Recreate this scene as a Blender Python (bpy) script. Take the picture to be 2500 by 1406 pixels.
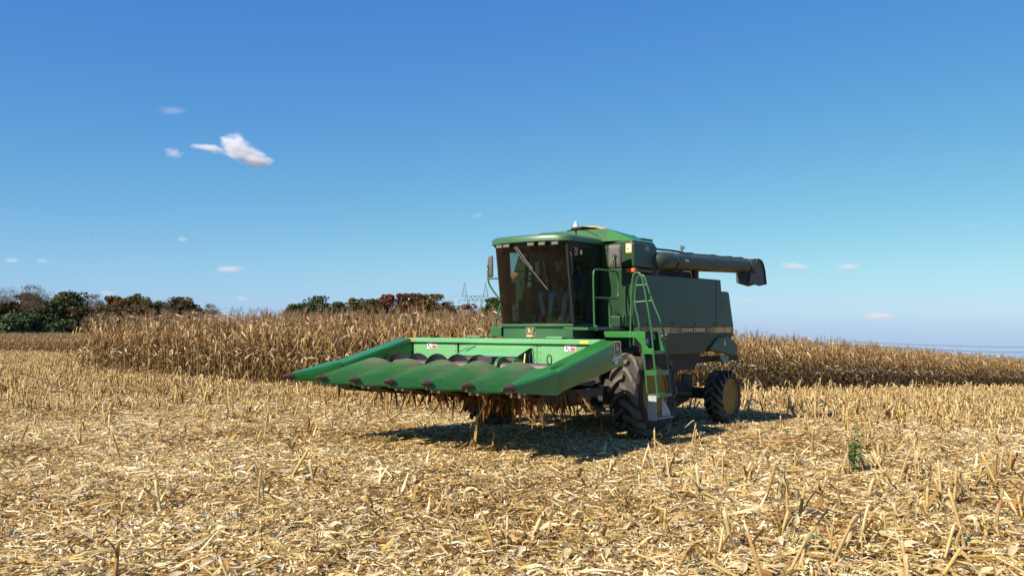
import bpy, bmesh, math, random
import numpy as np
from mathutils import Vector, Matrix, Euler

for _o in list(bpy.data.objects):
    bpy.data.objects.remove(_o, do_unlink=True)
SC = bpy.context.scene
COL = SC.collection
R = math.radians

# ------------------------------------------------------------------ camera
CAM_H = 2.02
PITCH = math.atan((795 - 703) / 2200.0)
cam_d = bpy.data.cameras.new('camera')
cam_d.sensor_width = 36.0
cam_d.lens = 36.0 * 2200 / 2500
cam_d.clip_start = 0.1
cam_d.clip_end = 12000
cam = bpy.data.objects.new('camera', cam_d)
COL.objects.link(cam)
cam.location = (0, 0, CAM_H)
cam.rotation_euler = (math.pi / 2 + PITCH, 0, 0)
SC.camera = cam

# ------------------------------------------------------------------ sky, sun, exposure
SUN_TO = Vector((-0.85, -0.82, 1.0)).normalized()      # towards the sun
sun_el = math.asin(SUN_TO.z)
sun_rot = math.atan2(SUN_TO.x, SUN_TO.y)
world = bpy.data.worlds.new('World')
SC.world = world
world.use_nodes = True
wn = world.node_tree
for n in list(wn.nodes):
    wn.nodes.remove(n)
w_out = wn.nodes.new('ShaderNodeOutputWorld')
w_bg = wn.nodes.new('ShaderNodeBackground')
w_sky = wn.nodes.new('ShaderNodeTexSky')
w_sky.sky_type = 'NISHITA'
w_sky.sun_disc = False
w_sky.sun_elevation = sun_el
w_sky.sun_rotation = sun_rot
w_sky.altitude = 100
w_sky.air_density = 1.0
w_sky.dust_density = 0.35
w_sky.ozone_density = 2.2
w_hsv = wn.nodes.new('ShaderNodeHueSaturation')
w_hsv.inputs['Saturation'].default_value = 1.18
w_bg.inputs['Strength'].default_value = 0.073
wn.links.new(w_sky.outputs[0], w_hsv.inputs['Color'])
# the camera's tone curve for each colour channel, the same over the whole sky
SKY_K = 0.084 * 2 ** 0.5
w_sc = wn.nodes.new('ShaderNodeVectorMath'); w_sc.operation = 'SCALE'; w_sc.inputs['Scale'].default_value = SKY_K
w_sep = wn.nodes.new('ShaderNodeSeparateXYZ'); w_com = wn.nodes.new('ShaderNodeCombineXYZ')
wn.links.new(w_hsv.outputs[0], w_sc.inputs[0]); wn.links.new(w_sc.outputs[0], w_sep.inputs[0])
def _math(op, a, b):
    n = wn.nodes.new('ShaderNodeMath'); n.operation = op
    for i, v in enumerate((a, b)):
        if isinstance(v, (int, float)): n.inputs[i].default_value = v
        else: wn.links.new(v, n.inputs[i])
    return n.outputs[0]
_r = _math('MULTIPLY', _math('POWER', w_sep.outputs[0], 0.96), 0.552)
_g = _math('MULTIPLY', _math('POWER', w_sep.outputs[1], 0.82), 0.768)
_b = _math('ADD', _math('MINIMUM', _math('MULTIPLY', _g, 4.0), 0.535), _math('MULTIPLY', _g, 0.465))
for _i, _c in enumerate((_r, _g, _b)):
    wn.links.new(_math('DIVIDE', _c, SKY_K), w_com.inputs[_i])
wn.links.new(w_com.outputs[0], w_bg.inputs['Color'])
wn.links.new(w_bg.outputs[0], w_out.inputs['Surface'])

sun_d = bpy.data.lights.new('sun', 'SUN')
sun_d.energy = 5.0
sun_d.angle = R(0.53)
sun_d.color = (1.0, 0.92, 0.78)
sun = bpy.data.objects.new('sun', sun_d)
COL.objects.link(sun)
sun.rotation_euler = (-SUN_TO).to_track_quat('-Z', 'Y').to_euler()
sun.location = (-30, -20, 40)

vs = SC.view_settings
vs.view_transform = 'Standard'
vs.look = 'None'
vs.exposure = 0.7
vs.gamma = 1.0
vs.use_curve_mapping = False
SC.render.engine = 'CYCLES'
SC.cycles.max_bounces = 8
SC.cycles.diffuse_bounces = 3
SC.cycles.glossy_bounces = 3
SC.cycles.transmission_bounces = 6
SC.cycles.transparent_max_bounces = 12
SC.cycles.volume_bounces = 3
SC.cycles.use_denoising = True

# ------------------------------------------------------------------ helpers
def ray(px, py):
    a = PITCH
    xc = (px - 1250) / 2200.0
    zc = -(py - 703) / 2200.0
    return Vector((xc, math.cos(a) - zc * math.sin(a), math.sin(a) + zc * math.cos(a)))

def at(px, py, depth):
    r = ray(px, py)
    return Vector((0, 0, CAM_H)) + r * (depth / r.y)

def tag(o, label=None, cat=None, group=None, kind=None):
    if label: o['label'] = label
    if cat: o['category'] = cat
    if group: o['group'] = group
    if kind: o['kind'] = kind
    return o

def empty(name, parent=None, loc=(0, 0, 0), rz=0.0):
    o = bpy.data.objects.new(name, None)
    COL.objects.link(o)
    o.empty_display_size = 0.2
    if parent: o.parent = parent
    o.location = loc
    o.rotation_euler = (0, 0, rz)
    return o

def nd(nt, typ, **kw):
    n = nt.nodes.new(typ)
    for k, v in kw.items():
        if k in n.inputs:
            n.inputs[k].default_value = v
        else:
            setattr(n, k, v)
    return n

MATS = {}
def paint(name, base, rough=0.45, spec=0.5, metal=0.0, dust=None, dust_amt=0.0, dust_scale=2.0, var=0.12, coat=0.0, bump=0.0, bump_scale=60.0, up_dust=0.0, stretch=None, grad=None):
    """painted / moulded surface with blotchy wear and settled dust"""
    if name in MATS: return MATS[name]
    m = bpy.data.materials.new(name); m.use_nodes = True
    nt = m.node_tree; L = nt.links
    p = nt.nodes['Principled BSDF']
    p.inputs['Roughness'].default_value = rough
    p.inputs['Specular IOR Level'].default_value = spec
    p.inputs['Metallic'].default_value = metal
    p.inputs['Coat Weight'].default_value = coat
    p.inputs['Coat Roughness'].default_value = 0.25
    tc = nd(nt, 'ShaderNodeTexCoord')
    n1 = nd(nt, 'ShaderNodeTexNoise', Scale=dust_scale, Detail=6.0, Roughness=0.62)
    if stretch:
        mp = nd(nt, 'ShaderNodeMapping'); mp.inputs['Scale'].default_value = stretch
        L.new(tc.outputs['Object'], mp.inputs['Vector']); L.new(mp.outputs[0], n1.inputs['Vector'])
    else:
        L.new(tc.outputs['Object'], n1.inputs['Vector'])
    n2 = nd(nt, 'ShaderNodeTexNoise', Scale=dust_scale * 9, Detail=4.0, Roughness=0.6)
    L.new(tc.outputs['Object'], n2.inputs['Vector'])
    mx = nd(nt, 'ShaderNodeMix', data_type='RGBA')
    b = Vector(base[:3])
    mx.inputs[6].default_value = (*(b * (1 - var)), 1)
    mx.inputs[7].default_value = (*(b * (1 + var)), 1)
    L.new(n2.outputs['Fac'], mx.inputs[0])
    last = mx.outputs[2]
    if dust:
        mr = nd(nt, 'ShaderNodeMapRange')
        mr.inputs['From Min'].default_value = 0.35; mr.inputs['From Max'].default_value = 0.75
        mr.inputs['To Min'].default_value = dust_amt * 0.3; mr.inputs['To Max'].default_value = dust_amt
        L.new(n1.outputs['Fac'], mr.inputs['Value'])
        fac = mr.outputs[0]
        if up_dust:
            g = nd(nt, 'ShaderNodeNewGeometry'); sx = nd(nt, 'ShaderNodeSeparateXYZ')
            L.new(g.outputs['Normal'], sx.inputs[0])
            m2 = nd(nt, 'ShaderNodeMath', operation='MULTIPLY_ADD', use_clamp=True)
            mc = nd(nt, 'ShaderNodeMath', operation='MAXIMUM'); mc.inputs[1].default_value = 0
            L.new(sx.outputs['Z'], mc.inputs[0])
            m2.inputs[1].default_value = up_dust
            L.new(mc.outputs[0], m2.inputs[0]); L.new(fac, m2.inputs[2])
            fac = m2.outputs[0]
        if grad:                                       # dust that thickens along the piece (axis, from, to, amount)
            gs = nd(nt, 'ShaderNodeSeparateXYZ'); L.new(tc.outputs['Object'], gs.inputs[0])
            gm_ = nd(nt, 'ShaderNodeMapRange', interpolation_type='SMOOTHSTEP'); gm_.inputs['From Min'].default_value = grad[1]; gm_.inputs['From Max'].default_value = grad[2]; gm_.inputs['To Max'].default_value = grad[3]
            L.new(gs.outputs['XYZ'.index(grad[0])], gm_.inputs['Value'])
            gn = nd(nt, 'ShaderNodeMath', operation='MULTIPLY'); L.new(gm_.outputs[0], gn.inputs[0]); L.new(n1.outputs['Fac'], gn.inputs[1])
            ga = nd(nt, 'ShaderNodeMath', operation='ADD', use_clamp=True); L.new(fac, ga.inputs[0]); L.new(gn.outputs[0], ga.inputs[1]); fac = ga.outputs[0]
        md = nd(nt, 'ShaderNodeMix', data_type='RGBA')
        L.new(fac, md.inputs[0]); L.new(last, md.inputs[6])
        md.inputs[7].default_value = (*dust, 1)
        last = md.outputs[2]
        rr = nd(nt, 'ShaderNodeMapRange')
        rr.inputs['To Min'].default_value = rough; rr.inputs['To Max'].default_value = min(1, rough + 0.35)
        L.new(fac, rr.inputs['Value']); L.new(rr.outputs[0], p.inputs['Roughness'])
    L.new(last, p.inputs['Base Color'])
    if bump:
        nb = nd(nt, 'ShaderNodeTexNoise', Scale=bump_scale, Detail=3.0)
        L.new(tc.outputs['Object'], nb.inputs['Vector'])
        bp = nd(nt, 'ShaderNodeBump', Strength=bump, Distance=0.01)
        L.new(nb.outputs['Fac'], bp.inputs['Height']); L.new(bp.outputs[0], p.inputs['Normal'])
    MATS[name] = m
    return m

def veg(name, trans=0.25, rough=0.6, spec=0.25, gain=1.0):
    """leafy or strawy surface: colour from the piece's own colour attribute, a little light passing through"""
    if name in MATS: return MATS[name]
    m = bpy.data.materials.new(name); m.use_nodes = True
    nt = m.node_tree; L = nt.links
    p = nt.nodes['Principled BSDF']; out = nt.nodes['Material Output']
    p.inputs['Roughness'].default_value = rough
    p.inputs['Specular IOR Level'].default_value = spec
    ca = nd(nt, 'ShaderNodeVertexColor', layer_name='Col')
    tc = nd(nt, 'ShaderNodeTexCoord')
    nz = nd(nt, 'ShaderNodeTexNoise', Scale=30.0, Detail=3.0)
    L.new(tc.outputs['Object'], nz.inputs['Vector'])
    mr = nd(nt, 'ShaderNodeMapRange'); mr.inputs['To Min'].default_value = 0.62 * gain; mr.inputs['To Max'].default_value = 1.32 * gain
    L.new(nz.outputs['Fac'], mr.inputs['Value'])
    mul = nd(nt, 'ShaderNodeVectorMath', operation='SCALE')
    L.new(ca.outputs['Color'], mul.inputs[0]); L.new(mr.outputs[0], mul.inputs['Scale'])
    L.new(mul.outputs[0], p.inputs['Base Color'])
    tr = nd(nt, 'ShaderNodeBsdfTranslucent'); L.new(mul.outputs[0], tr.inputs['Color'])
    ms = nd(nt, 'ShaderNodeMixShader'); ms.inputs[0].default_value = trans
    L.new(p.outputs[0], ms.inputs[1]); L.new(tr.outputs[0], ms.inputs[2])
    L.new(ms.outputs[0], out.inputs['Surface'])
    MATS[name] = m
    return m

class MB:
    """collects shapes, then links them as one mesh object"""
    def __init__(self):
        self.v = []; self.f = []; self.m = []
    def add(self, vs, fs, mat=0):
        o = len(self.v)
        self.v += [tuple(p) for p in vs]
        self.f += [tuple(i + o for i in f) for f in fs]
        self.m += [mat] * len(fs)
        return self
    def box(self, a0, a1, b0, b1, c0, c1, mat=0):
        v = [(x, y, z) for x in (a0, a1) for y in (b0, b1) for z in (c0, c1)]
        return self.add(v, [(0, 1, 3, 2), (4, 6, 7, 5), (0, 4, 5, 1), (2, 3, 7, 6), (0, 2, 6, 4), (1, 5, 7, 3)], mat)
    def prism(self, poly, axis, a, b, mat=0):
        """poly in the two other axes (in x,y,z order), extruded along axis from a to b"""
        def mk(p, t):
            l = list(p); l.insert('xyz'.index(axis), t); return tuple(l)
        n = len(poly)
        v = [mk(p, a) for p in poly] + [mk(p, b) for p in poly]
        f = [tuple(range(n))[::-1], tuple(range(n, 2 * n))] + [(i, (i + 1) % n, n + (i + 1) % n, n + i) for i in range(n)]
        return self.add(v, f, mat)
    def loft(self, rings, cap=True, closed=True, mat=0):
        n = len(rings[0]); v = [p for r in rings for p in r]; f = []
        for i in range(len(rings) - 1):
            for j in range(n if closed else n - 1):
                k = (j + 1) % n
                f.append((i * n + j, i * n + k, (i + 1) * n + k, (i + 1) * n + j))
        if cap and closed:
            f.append(tuple(range(n))[::-1]); f.append(tuple((len(rings) - 1) * n + j for j in range(n)))
        return self.add(v, f, mat)
    def tube(self, path, r, n=8, cap=True, mat=0, flat=1.0):
        P = [Vector(p) for p in path]
        rs = r if isinstance(r, (list, tuple)) else [r] * len(P)
        rings = []; prev = None
        for i, p in enumerate(P):
            t = (P[min(i + 1, len(P) - 1)] - P[max(i - 1, 0)]).normalized()
            if prev is None:
                x = t.orthogonal().normalized()
            else:
                x = (prev - t * prev.dot(t))
                x = x.normalized() if x.length > 1e-6 else t.orthogonal().normalized()
            y = t.cross(x); prev = x
            rings.append([p + (x * math.cos(2 * math.pi * k / n) + y * math.sin(2 * math.pi * k / n) * flat) * rs[i] for k in range(n)])
        return self.loft(rings, cap=cap, mat=mat)
    def lathe(self, prof, o, axis, n=32, mat=0, cap=True):
        """prof: (along axis, radius)"""
        ax = Vector(axis).normalized(); x = ax.orthogonal().normalized(); y = ax.cross(x); o = Vector(o)
        rings = [[o + ax * a + (x * math.cos(2 * math.pi * k / n) + y * math.sin(2 * math.pi * k / n)) * max(r, 1e-4) for k in range(n)] for a, r in prof]
        return self.loft(rings, cap=cap, mat=mat)
    def sphere(self, c, r, n=12, m=8, mat=0, sc=(1, 1, 1)):
        c = Vector(c)
        rings = []
        for i in range(1, m):
            th = math.pi * i / m
            rings.append([c + Vector((math.sin(th) * math.cos(2 * math.pi * k / n) * sc[0], math.sin(th) * math.sin(2 * math.pi * k / n) * sc[1], math.cos(th) * sc[2])) * r for k in range(n)])
        return self.loft(rings, cap=True, mat=mat)
    def build(self, name, mats, parent=None, smooth=None, bevel=0.0, seg=2, recalc=True, kind=None):
        if not isinstance(mats, (list, tuple)): mats = [mats]
        me = bpy.data.meshes.new(name)
        me.from_pydata(self.v, [], self.f)
        for mt in mats: me.materials.append(mt)
        me.polygons.foreach_set('material_index', self.m)
        if recalc or bevel:
            bm = bmesh.new(); bm.from_mesh(me)
            bmesh.ops.remove_doubles(bm, verts=bm.verts, dist=1e-5)
            bmesh.ops.recalc_face_normals(bm, faces=bm.faces)
            if bevel:
                es = [e for e in bm.edges if len(e.link_faces) == 2 and e.calc_face_angle(0) > R(28)]
                bmesh.ops.bevel(bm, geom=es, offset=bevel, segments=seg, profile=0.5, affect='EDGES', clamp_overlap=True)
            bm.to_mesh(me); bm.free()
        if smooth is not None:
            me.polygons.foreach_set('use_smooth', [True] * len(me.polygons))
            me.set_sharp_from_angle(angle=R(smooth))
        o = bpy.data.objects.new(name, me)
        COL.objects.link(o)
        if parent: o.parent = parent
        if kind: o['kind'] = kind
        return o

def arc(c, r, a0, a1, n, plane='xz', off=0.0):
    out = []
    for i in range(n + 1):
        a = R(a0 + (a1 - a0) * i / n)
        p, q = c[0] + r * math.cos(a), c[1] + r * math.sin(a)
        out.append({'xz': (p, off, q), 'xy': (p, q, off), 'yz': (off, p, q)}[plane])
    return out

def smooth_path(pts, it=2):
    """round the corners of a poly-line (Chaikin), keeping its ends"""
    P = [Vector(p) for p in pts]
    for _ in range(it):
        Q = [P[0]]
        for a, b in zip(P[:-1], P[1:]):
            Q += [a.lerp(b, 0.25), a.lerp(b, 0.75)]
        Q.append(P[-1]); P = Q
    return P

def smoothstep(a, b, x):
    t = np.clip((np.asarray(x, float) - a) / (b - a), 0, 1)
    return t * t * (3 - 2 * t)

def gz(x, y):
    """height of the field: level round the machine, falling away to the right and far behind"""
    x = np.asarray(x, float); y = np.asarray(y, float)
    e = 0.6 * x + 0.35 * (y - 22.0) - 1.4
    sp = np.where(e > 40, e, np.log1p(np.exp(np.clip(e / 1.6, -30, 30))) * 1.6)
    z = -0.075 * sp
    z = z - 1.25 * smoothstep(48, 96, y) * (1 - smoothstep(0, 12, e))
    z = z + 0.035 * np.sin(x * 1.3 + 0.5 * y) * np.sin(y * 0.9 - 0.3 * x) * np.exp(-np.clip(np.abs(y), 0, 900) / 60.0)
    return z

def gzf(x, y):
    return float(gz(x, y))

def arr_mesh(name, verts, faces4, cols=None, mats=(), smooth=False):
    """fast mesh from numpy arrays of vertices, quads and one colour per vertex"""
    me = bpy.data.meshes.new(name)
    nv, nf = len(verts), len(faces4)
    me.vertices.add(nv); me.loops.add(nf * 4); me.polygons.add(nf)
    me.vertices.foreach_set('co', np.ascontiguousarray(verts, np.float32).ravel())
    me.loops.foreach_set('vertex_index', np.ascontiguousarray(faces4, np.int32).ravel())
    me.polygons.foreach_set('loop_start', np.arange(0, nf * 4, 4, dtype=np.int32))
    me.polygons.foreach_set('loop_total', np.full(nf, 4, np.int32))
    if smooth: me.polygons.foreach_set('use_smooth', np.ones(nf, bool))
    me.update(calc_edges=True)
    if cols is not None:
        a = me.color_attributes.new('Col', 'FLOAT_COLOR', 'POINT')
        c4 = np.ones((nv, 4), np.float32); c4[:, :3] = cols
        a.data.foreach_set('color', c4.ravel())
    for m in mats: me.materials.append(m)
    return me

class VB:
    """collects coloured quads (leaf strips, stalk tubes)"""
    def __init__(self): self.v = []; self.q = []; self.c = []
    def strip(self, pts, wid, side, col, fold=0.0, col2=None):
        """ribbon along pts; side(i) gives the across direction; fold lifts the edges"""
        n = len(pts); o = len(self.v)
        for i, p in enumerate(pts):
            s = side[i]; t = (pts[min(i + 1, n - 1)] - pts[max(i - 1, 0)]).normalized(); up = t.cross(s)
            c = col if col2 is None else col + (col2 - col) * (i / (n - 1))
            if fold:
                self.v += [p - s * wid[i] + up * fold * wid[i], p, p + s * wid[i] + up * fold * wid[i]]; self.c += [c * 1.06, c * .88, c]
            else:
                self.v += [p - s * wid[i], p + s * wid[i]]; self.c += [c * .95, c * 1.05]
        k = 3 if fold else 2
        for i in range(n - 1):
            for j in range(k - 1):
                a = o + i * k + j
                self.q.append((a, a + 1, a + k + 1, a + k))
    def tube(self, pts, rad, col, n=6, col2=None):
        o = len(self.v); m = len(pts)
        for i, p in enumerate(pts):
            t = (pts[min(i + 1, m - 1)] - pts[max(i - 1, 0)]).normalized()
            x = t.orthogonal().normalized(); y = t.cross(x)
            c = col if col2 is None else col + (col2 - col) * (i / (m - 1))
            for k in range(n):
                a = 2 * math.pi * k / n
                self.v.append(p + (x * math.cos(a) + y * math.sin(a)) * rad[i]); self.c.append(c)
        for i in range(m - 1):
            for k in range(n):
                k2 = (k + 1) % n
                self.q.append((o + i * n + k, o + i * n + k2, o + (i + 1) * n + k2, o + (i + 1) * n + k))
        e = len(self.v) - n      # close the top with quads
        for k in range(0, n // 2 - 1):
            self.q.append((e + k, e + k + 1, e + n - 2 - k, e + n - 1 - k))
    def mesh(self, name, mat, smooth=False):
        return arr_mesh(name, np.array([tuple(p) for p in self.v]), np.array(self.q), np.array([tuple(c) for c in self.c]), [mat], smooth)
    def merge(self, o):
        k = len(self.v); self.v += o.v; self.c += o.c; self.q += [tuple(i + k for i in f) for f in o.q]

def obj(name, me, parent=None):
    o = bpy.data.objects.new(name, me); COL.objects.link(o)
    if parent: o.parent = parent
    return o

def scatter(name, pts, rots, scales, idx, meshes, kind='stuff', label=None, cat=None):
    """one object holding many instanced pieces (uncountable ground cover or the far part of a crop)"""
    coll = bpy.data.collections.new(name + '_pieces')
    for i, me in enumerate(meshes):
        o = bpy.data.objects.new('piece_%03d' % i, me); coll.objects.link(o)
    base = bpy.data.meshes.new(name)
    base.vertices.add(len(pts))
    base.vertices.foreach_set('co', np.ascontiguousarray(pts, np.float32).ravel())
    a = base.attributes.new('rot', 'FLOAT_VECTOR', 'POINT'); a.data.foreach_set('vector', np.ascontiguousarray(rots, np.float32).ravel())
    a = base.attributes.new('scl', 'FLOAT_VECTOR', 'POINT')
    s = np.asarray(scales, np.float32)
    if s.ndim == 1: s = np.repeat(s[:, None], 3, 1)
    a.data.foreach_set('vector', np.ascontiguousarray(s).ravel())
    a = base.attributes.new('idx', 'INT', 'POINT'); a.data.foreach_set('value', np.ascontiguousarray(idx, np.int32))
    ng = bpy.data.node_groups.new(name, 'GeometryNodeTree')
    ng.interface.new_socket('Geometry', in_out='INPUT', socket_type='NodeSocketGeometry')
    ng.interface.new_socket('Geometry', in_out='OUTPUT', socket_type='NodeSocketGeometry')
    N, L = ng.nodes, ng.links
    gi = N.new('NodeGroupInput'); go = N.new('NodeGroupOutput')
    ip = N.new('GeometryNodeInstanceOnPoints'); ci = N.new('GeometryNodeCollectionInfo')
    ci.inputs['Collection'].default_value = coll
    ci.inputs['Separate Children'].default_value = True
    ci.inputs['Reset Children'].default_value = True
    ip.inputs['Pick Instance'].default_value = True
    def na(nm, t):
        n = N.new('GeometryNodeInputNamedAttribute'); n.data_type = t; n.inputs['Name'].default_value = nm; return n.outputs['Attribute']
    L.new(gi.outputs[0], ip.inputs['Points']); L.new(ci.outputs[0], ip.inputs['Instance'])
    L.new(na('idx', 'INT'), ip.inputs['Instance Index'])
    L.new(na('rot', 'FLOAT_VECTOR'), ip.inputs['Rotation'])
    L.new(na('scl', 'FLOAT_VECTOR'), ip.inputs['Scale'])
    L.new(ip.outputs[0], go.inputs[0])
    o = obj(name, base)
    md = o.modifiers.new('pieces', 'NODES'); md.node_group = ng
    tag(o, label, cat, kind=kind)
    return o
# ------------------------------------------------------------------ ground
def ground_material():
    m = bpy.data.materials.new('field_soil'); m.use_nodes = True
    nt = m.node_tree; L = nt.links; p = nt.nodes['Principled BSDF']
    p.inputs['Roughness'].default_value = 0.95; p.inputs['Specular IOR Level'].default_value = 0.1
    tc = nd(nt, 'ShaderNodeTexCoord')
    n1 = nd(nt, 'ShaderNodeTexNoise', Scale=0.6, Detail=8.0, Roughness=0.65); L.new(tc.outputs['Object'], n1.inputs['Vector'])
    n2 = nd(nt, 'ShaderNodeTexNoise', Scale=22.0, Detail=6.0, Roughness=0.7); L.new(tc.outputs['Object'], n2.inputs['Vector'])
    n3 = nd(nt, 'ShaderNodeTexVoronoi', Scale=45.0); L.new(tc.outputs['Object'], n3.inputs['Vector'])
    cr = nd(nt, 'ShaderNodeValToRGB')
    e = cr.color_ramp.elements
    e[0].position = 0.3; e[0].color = (0.07, 0.04, 0.018, 1); e[1].position = 0.72; e[1].color = (0.40, 0.27, 0.12, 1)
    x = cr.color_ramp.elements.new(0.5); x.color = (0.20, 0.12, 0.05, 1)
    L.new(n2.outputs['Fac'], cr.inputs[0])
    mx = nd(nt, 'ShaderNodeMix', data_type='RGBA'); mx.inputs[0].default_value = 0.35
    L.new(cr.outputs[0], mx.inputs[6]); L.new(n3.outputs['Color'], mx.inputs[7])
    hs = nd(nt, 'ShaderNodeMix', data_type='RGBA'); L.new(n1.outputs['Fac'], hs.inputs[0])
    L.new(cr.outputs[0], hs.inputs[6]); hs.inputs[7].default_value = (0.22, 0.14, 0.06, 1)
    L.new(hs.outputs[2], p.inputs['Base Color'])
    bp = nd(nt, 'ShaderNodeBump', Strength=0.8, Distance=0.04)
    L.new(n2.outputs['Fac'], bp.inputs['Height']); L.new(bp.outputs[0], p.inputs['Normal'])
    return m

def spaced(lo, hi, step, growth, far):
    """evenly spaced between lo and hi, then growing out to +-far"""
    c = list(np.arange(lo, hi + 1e-6, step)); s = step
    while c[-1] < far: s *= growth; c.append(c[-1] + s)
    s = step
    while c[0] > -far: s *= growth; c.insert(0, c[0] - s)
    return np.array(c)
gx = spaced(-24, 24, 0.6, 1.18, 3500); gy = spaced(0, 50, 0.6, 1.18, 3500)
GX, GY = np.meshgrid(gx, gy, indexing='ij')
GV = np.stack([GX, GY, gz(GX, GY)], -1).reshape(-1, 3)
ni, nj = len(gx), len(gy)
I, J = np.meshgrid(np.arange(ni - 1), np.arange(nj - 1), indexing='ij')
A0 = (I * nj + J).ravel()
gm = arr_mesh('ground', GV, np.stack([A0, A0 + nj, A0 + nj + 1, A0 + 1], -1), None, [ground_material()], True)
tag(obj('ground', gm), 'harvested field sheet of brown soil under the straw', kind='structure')

# ------------------------------------------------------------------ dry vegetation pieces
V3 = Vector
def C(*c): return np.array(c, float)
STRAW = [C(.72, .54, .265), C(.63, .435, .165), C(.81, .665, .40), C(.48, .295, .105), C(.31, .17, .055), C(.13, .066, .022), C(.61, .41, .10), C(.27, .22, .09), C(.87, .775, .56)]
TONES = [np.array(w) / sum(w) for w in ([.21, .20, .19, .13, .10, .07, .02, .02, .08], [.13, .15, .10, .20, .20, .17, .02, .02, .03], [.24, .17, .25, .10, .06, .04, .03, .01, .12])]
dry_mat = veg('dry_straw', 0.24, 0.75, 0.10)
corn_mat = veg('dry_corn', 0.22, 0.6, 0.18)

def litter_patch(seed, n, rad, tone):
    """a round of chopped leaf, husk and stalk bits lying over one another"""
    g = np.random.default_rng(seed)
    r = rad * np.sqrt(g.random(n)); th = g.random(n) * 6.2832
    c = np.stack([r * np.cos(th), r * np.sin(th), 0.004 + 0.105 * g.random(n) ** 1.8], -1)
    L = 0.020 + 0.080 * g.random(n) ** 1.8; W = L * (0.05 + 0.17 * g.random(n) ** 1.5); W = np.clip(W, .0018, .011)
    big = g.random(n) < 0.14
    L[big] = 0.10 + 0.27 * g.random(big.sum()) ** 1.4; W[big] = 0.0035 + 0.010 * g.random(big.sum()) ** 1.5
    yaw = g.random(n) * 6.2832
    tilt = g.normal(0, 0.30, n); st = g.random(n) < 0.11; tilt[st] = g.normal(0, .7, st.sum()); tilt *= np.clip(.11 / L, .42, 1)
    roll = g.normal(0, 0.6, n)
    d = np.stack([np.cos(yaw) * np.cos(tilt), np.sin(yaw) * np.cos(tilt), np.sin(tilt)], -1)
    s0 = np.stack([-np.sin(yaw), np.cos(yaw), 0 * yaw], -1); u0 = np.cross(d, s0)
    s = s0 * np.cos(roll)[:, None] + u0 * np.sin(roll)[:, None]; u = np.cross(d, s)
    bend = (g.normal(0, .16, n) * np.minimum(L, .10))[:, None]
    a = c - d * L[:, None] / 2 + 0; m = c + u * bend; b = c + d * L[:, None] / 2
    sw = s * W[:, None]
    tap = (0.15 + 0.85 * g.random(n))[:, None]
    V = np.stack([a - sw * tap, a + sw * tap, m + sw, m - sw, b + sw * tap[::-1], b - sw * tap[::-1]], 1)
    lo = V[:, :, 2].min(1); V[:, :, 2] += np.maximum(0, 0.002 - lo)[:, None]
    base = np.arange(n)[:, None] * 6
    Q = np.concatenate([base + np.array([[0, 1, 2, 3]]), base + np.array([[3, 2, 4, 5]])], 0)
    ci = g.choice(len(STRAW), n, p=TONES[tone])
    col = np.array(STRAW)[ci] * (0.70 + 0.50 * g.random((n, 1)))
    return arr_mesh('litter_patch', V.reshape(-1, 3), Q, np.repeat(np.clip(col, 0, 1), 6, 0), [dry_mat])

PATCHES = [litter_patch(100 + i, 2700, 0.62, i % 3) for i in range(12)]

rng = np.random.default_rng(7)
corner = np.array([-1.05, 22.75]); ADIR = np.array([-0.753, 0.658]); BDIR = np.array([0.658, 0.753]); A_MAX = 24.0
def ab(x, y):
    d = np.stack([x, y], -1) - corner
    return d @ ADIR, d @ BDIR
def in_corn(x, y, m=0.0):
    a, b = ab(np.asarray(x, float), np.asarray(y, float))
    return (a > m) & (b > m) & (a < A_MAX)

yaw = -2.233
def stub_density(X, Y):
    """how much stubble still stands: thick beyond the driven lane, thin where it was crushed"""
    px = X / Y
    nz = np.sin(X * .9 + 1.3 * np.sin(Y * .7)) * np.sin(Y * 1.1 + .8 * np.sin(X * .5))
    d = np.full(len(X), .05)
    d = np.where(px < .1, .085 + .9 * smoothstep(18.0, 22.5, Y + 2.0 * nz), d)
    d = np.where((px >= .1) & (Y > 15.5), .9 * smoothstep(15.5, 19.5, Y + 1.5 * nz), d)
    d = np.where((px > .10) & (Y < 13.2), .66 * smoothstep(.08, .24, px + .05 * nz) * smoothstep(13.4, 12.2, Y + .6 * nz), d)
    du, dv = (X - .968) * math.cos(yaw) + (Y - 16.965) * math.sin(yaw), -(X - .968) * math.sin(yaw) + (Y - 16.965) * math.cos(yaw)
    d = np.where((du > -6.0) & (du < 4.2) & (np.abs(dv) < 2.5) & (Y < 24), d * .25, d)
    d = np.where((du > 1.0) & (du < 5.2) & (np.abs(dv) < 2.7), 0, d)
    return np.where((np.abs(np.abs(dv) - 1.6) < .5) & (du > -4.4) & (du < 1.4), 0, d)

pts = []
y = 5.2
while y < 112:
    st = 0.40 if y < 14 else (0.46 if y < 26 else (0.6 if y < 48 else 1.0))
    hw = 0.60 * y + 1.6
    xs = np.arange(-hw, hw, st)
    pts.append(np.stack([xs + rng.uniform(-.25, .25, len(xs)) * st, np.full(len(xs), y) + rng.uniform(-.25, .25, len(xs)) * st, np.full(len(xs), st)], -1))
    y += st
pts = np.concatenate(pts)
pts = pts[~in_corn(pts[:, 0], pts[:, 1], 1.2)]
pts = pts[rng.random(len(pts)) > .6 * stub_density(pts[:, 0], pts[:, 1])]
pts = pts[~((pts[:, 1] > 60) & (pts[:, 0] > -0.15 * pts[:, 1]) & (pts[:, 0] < 5))]
n = len(pts)
P3 = np.stack([pts[:, 0], pts[:, 1], gz(pts[:, 0], pts[:, 1])], -1)
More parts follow.
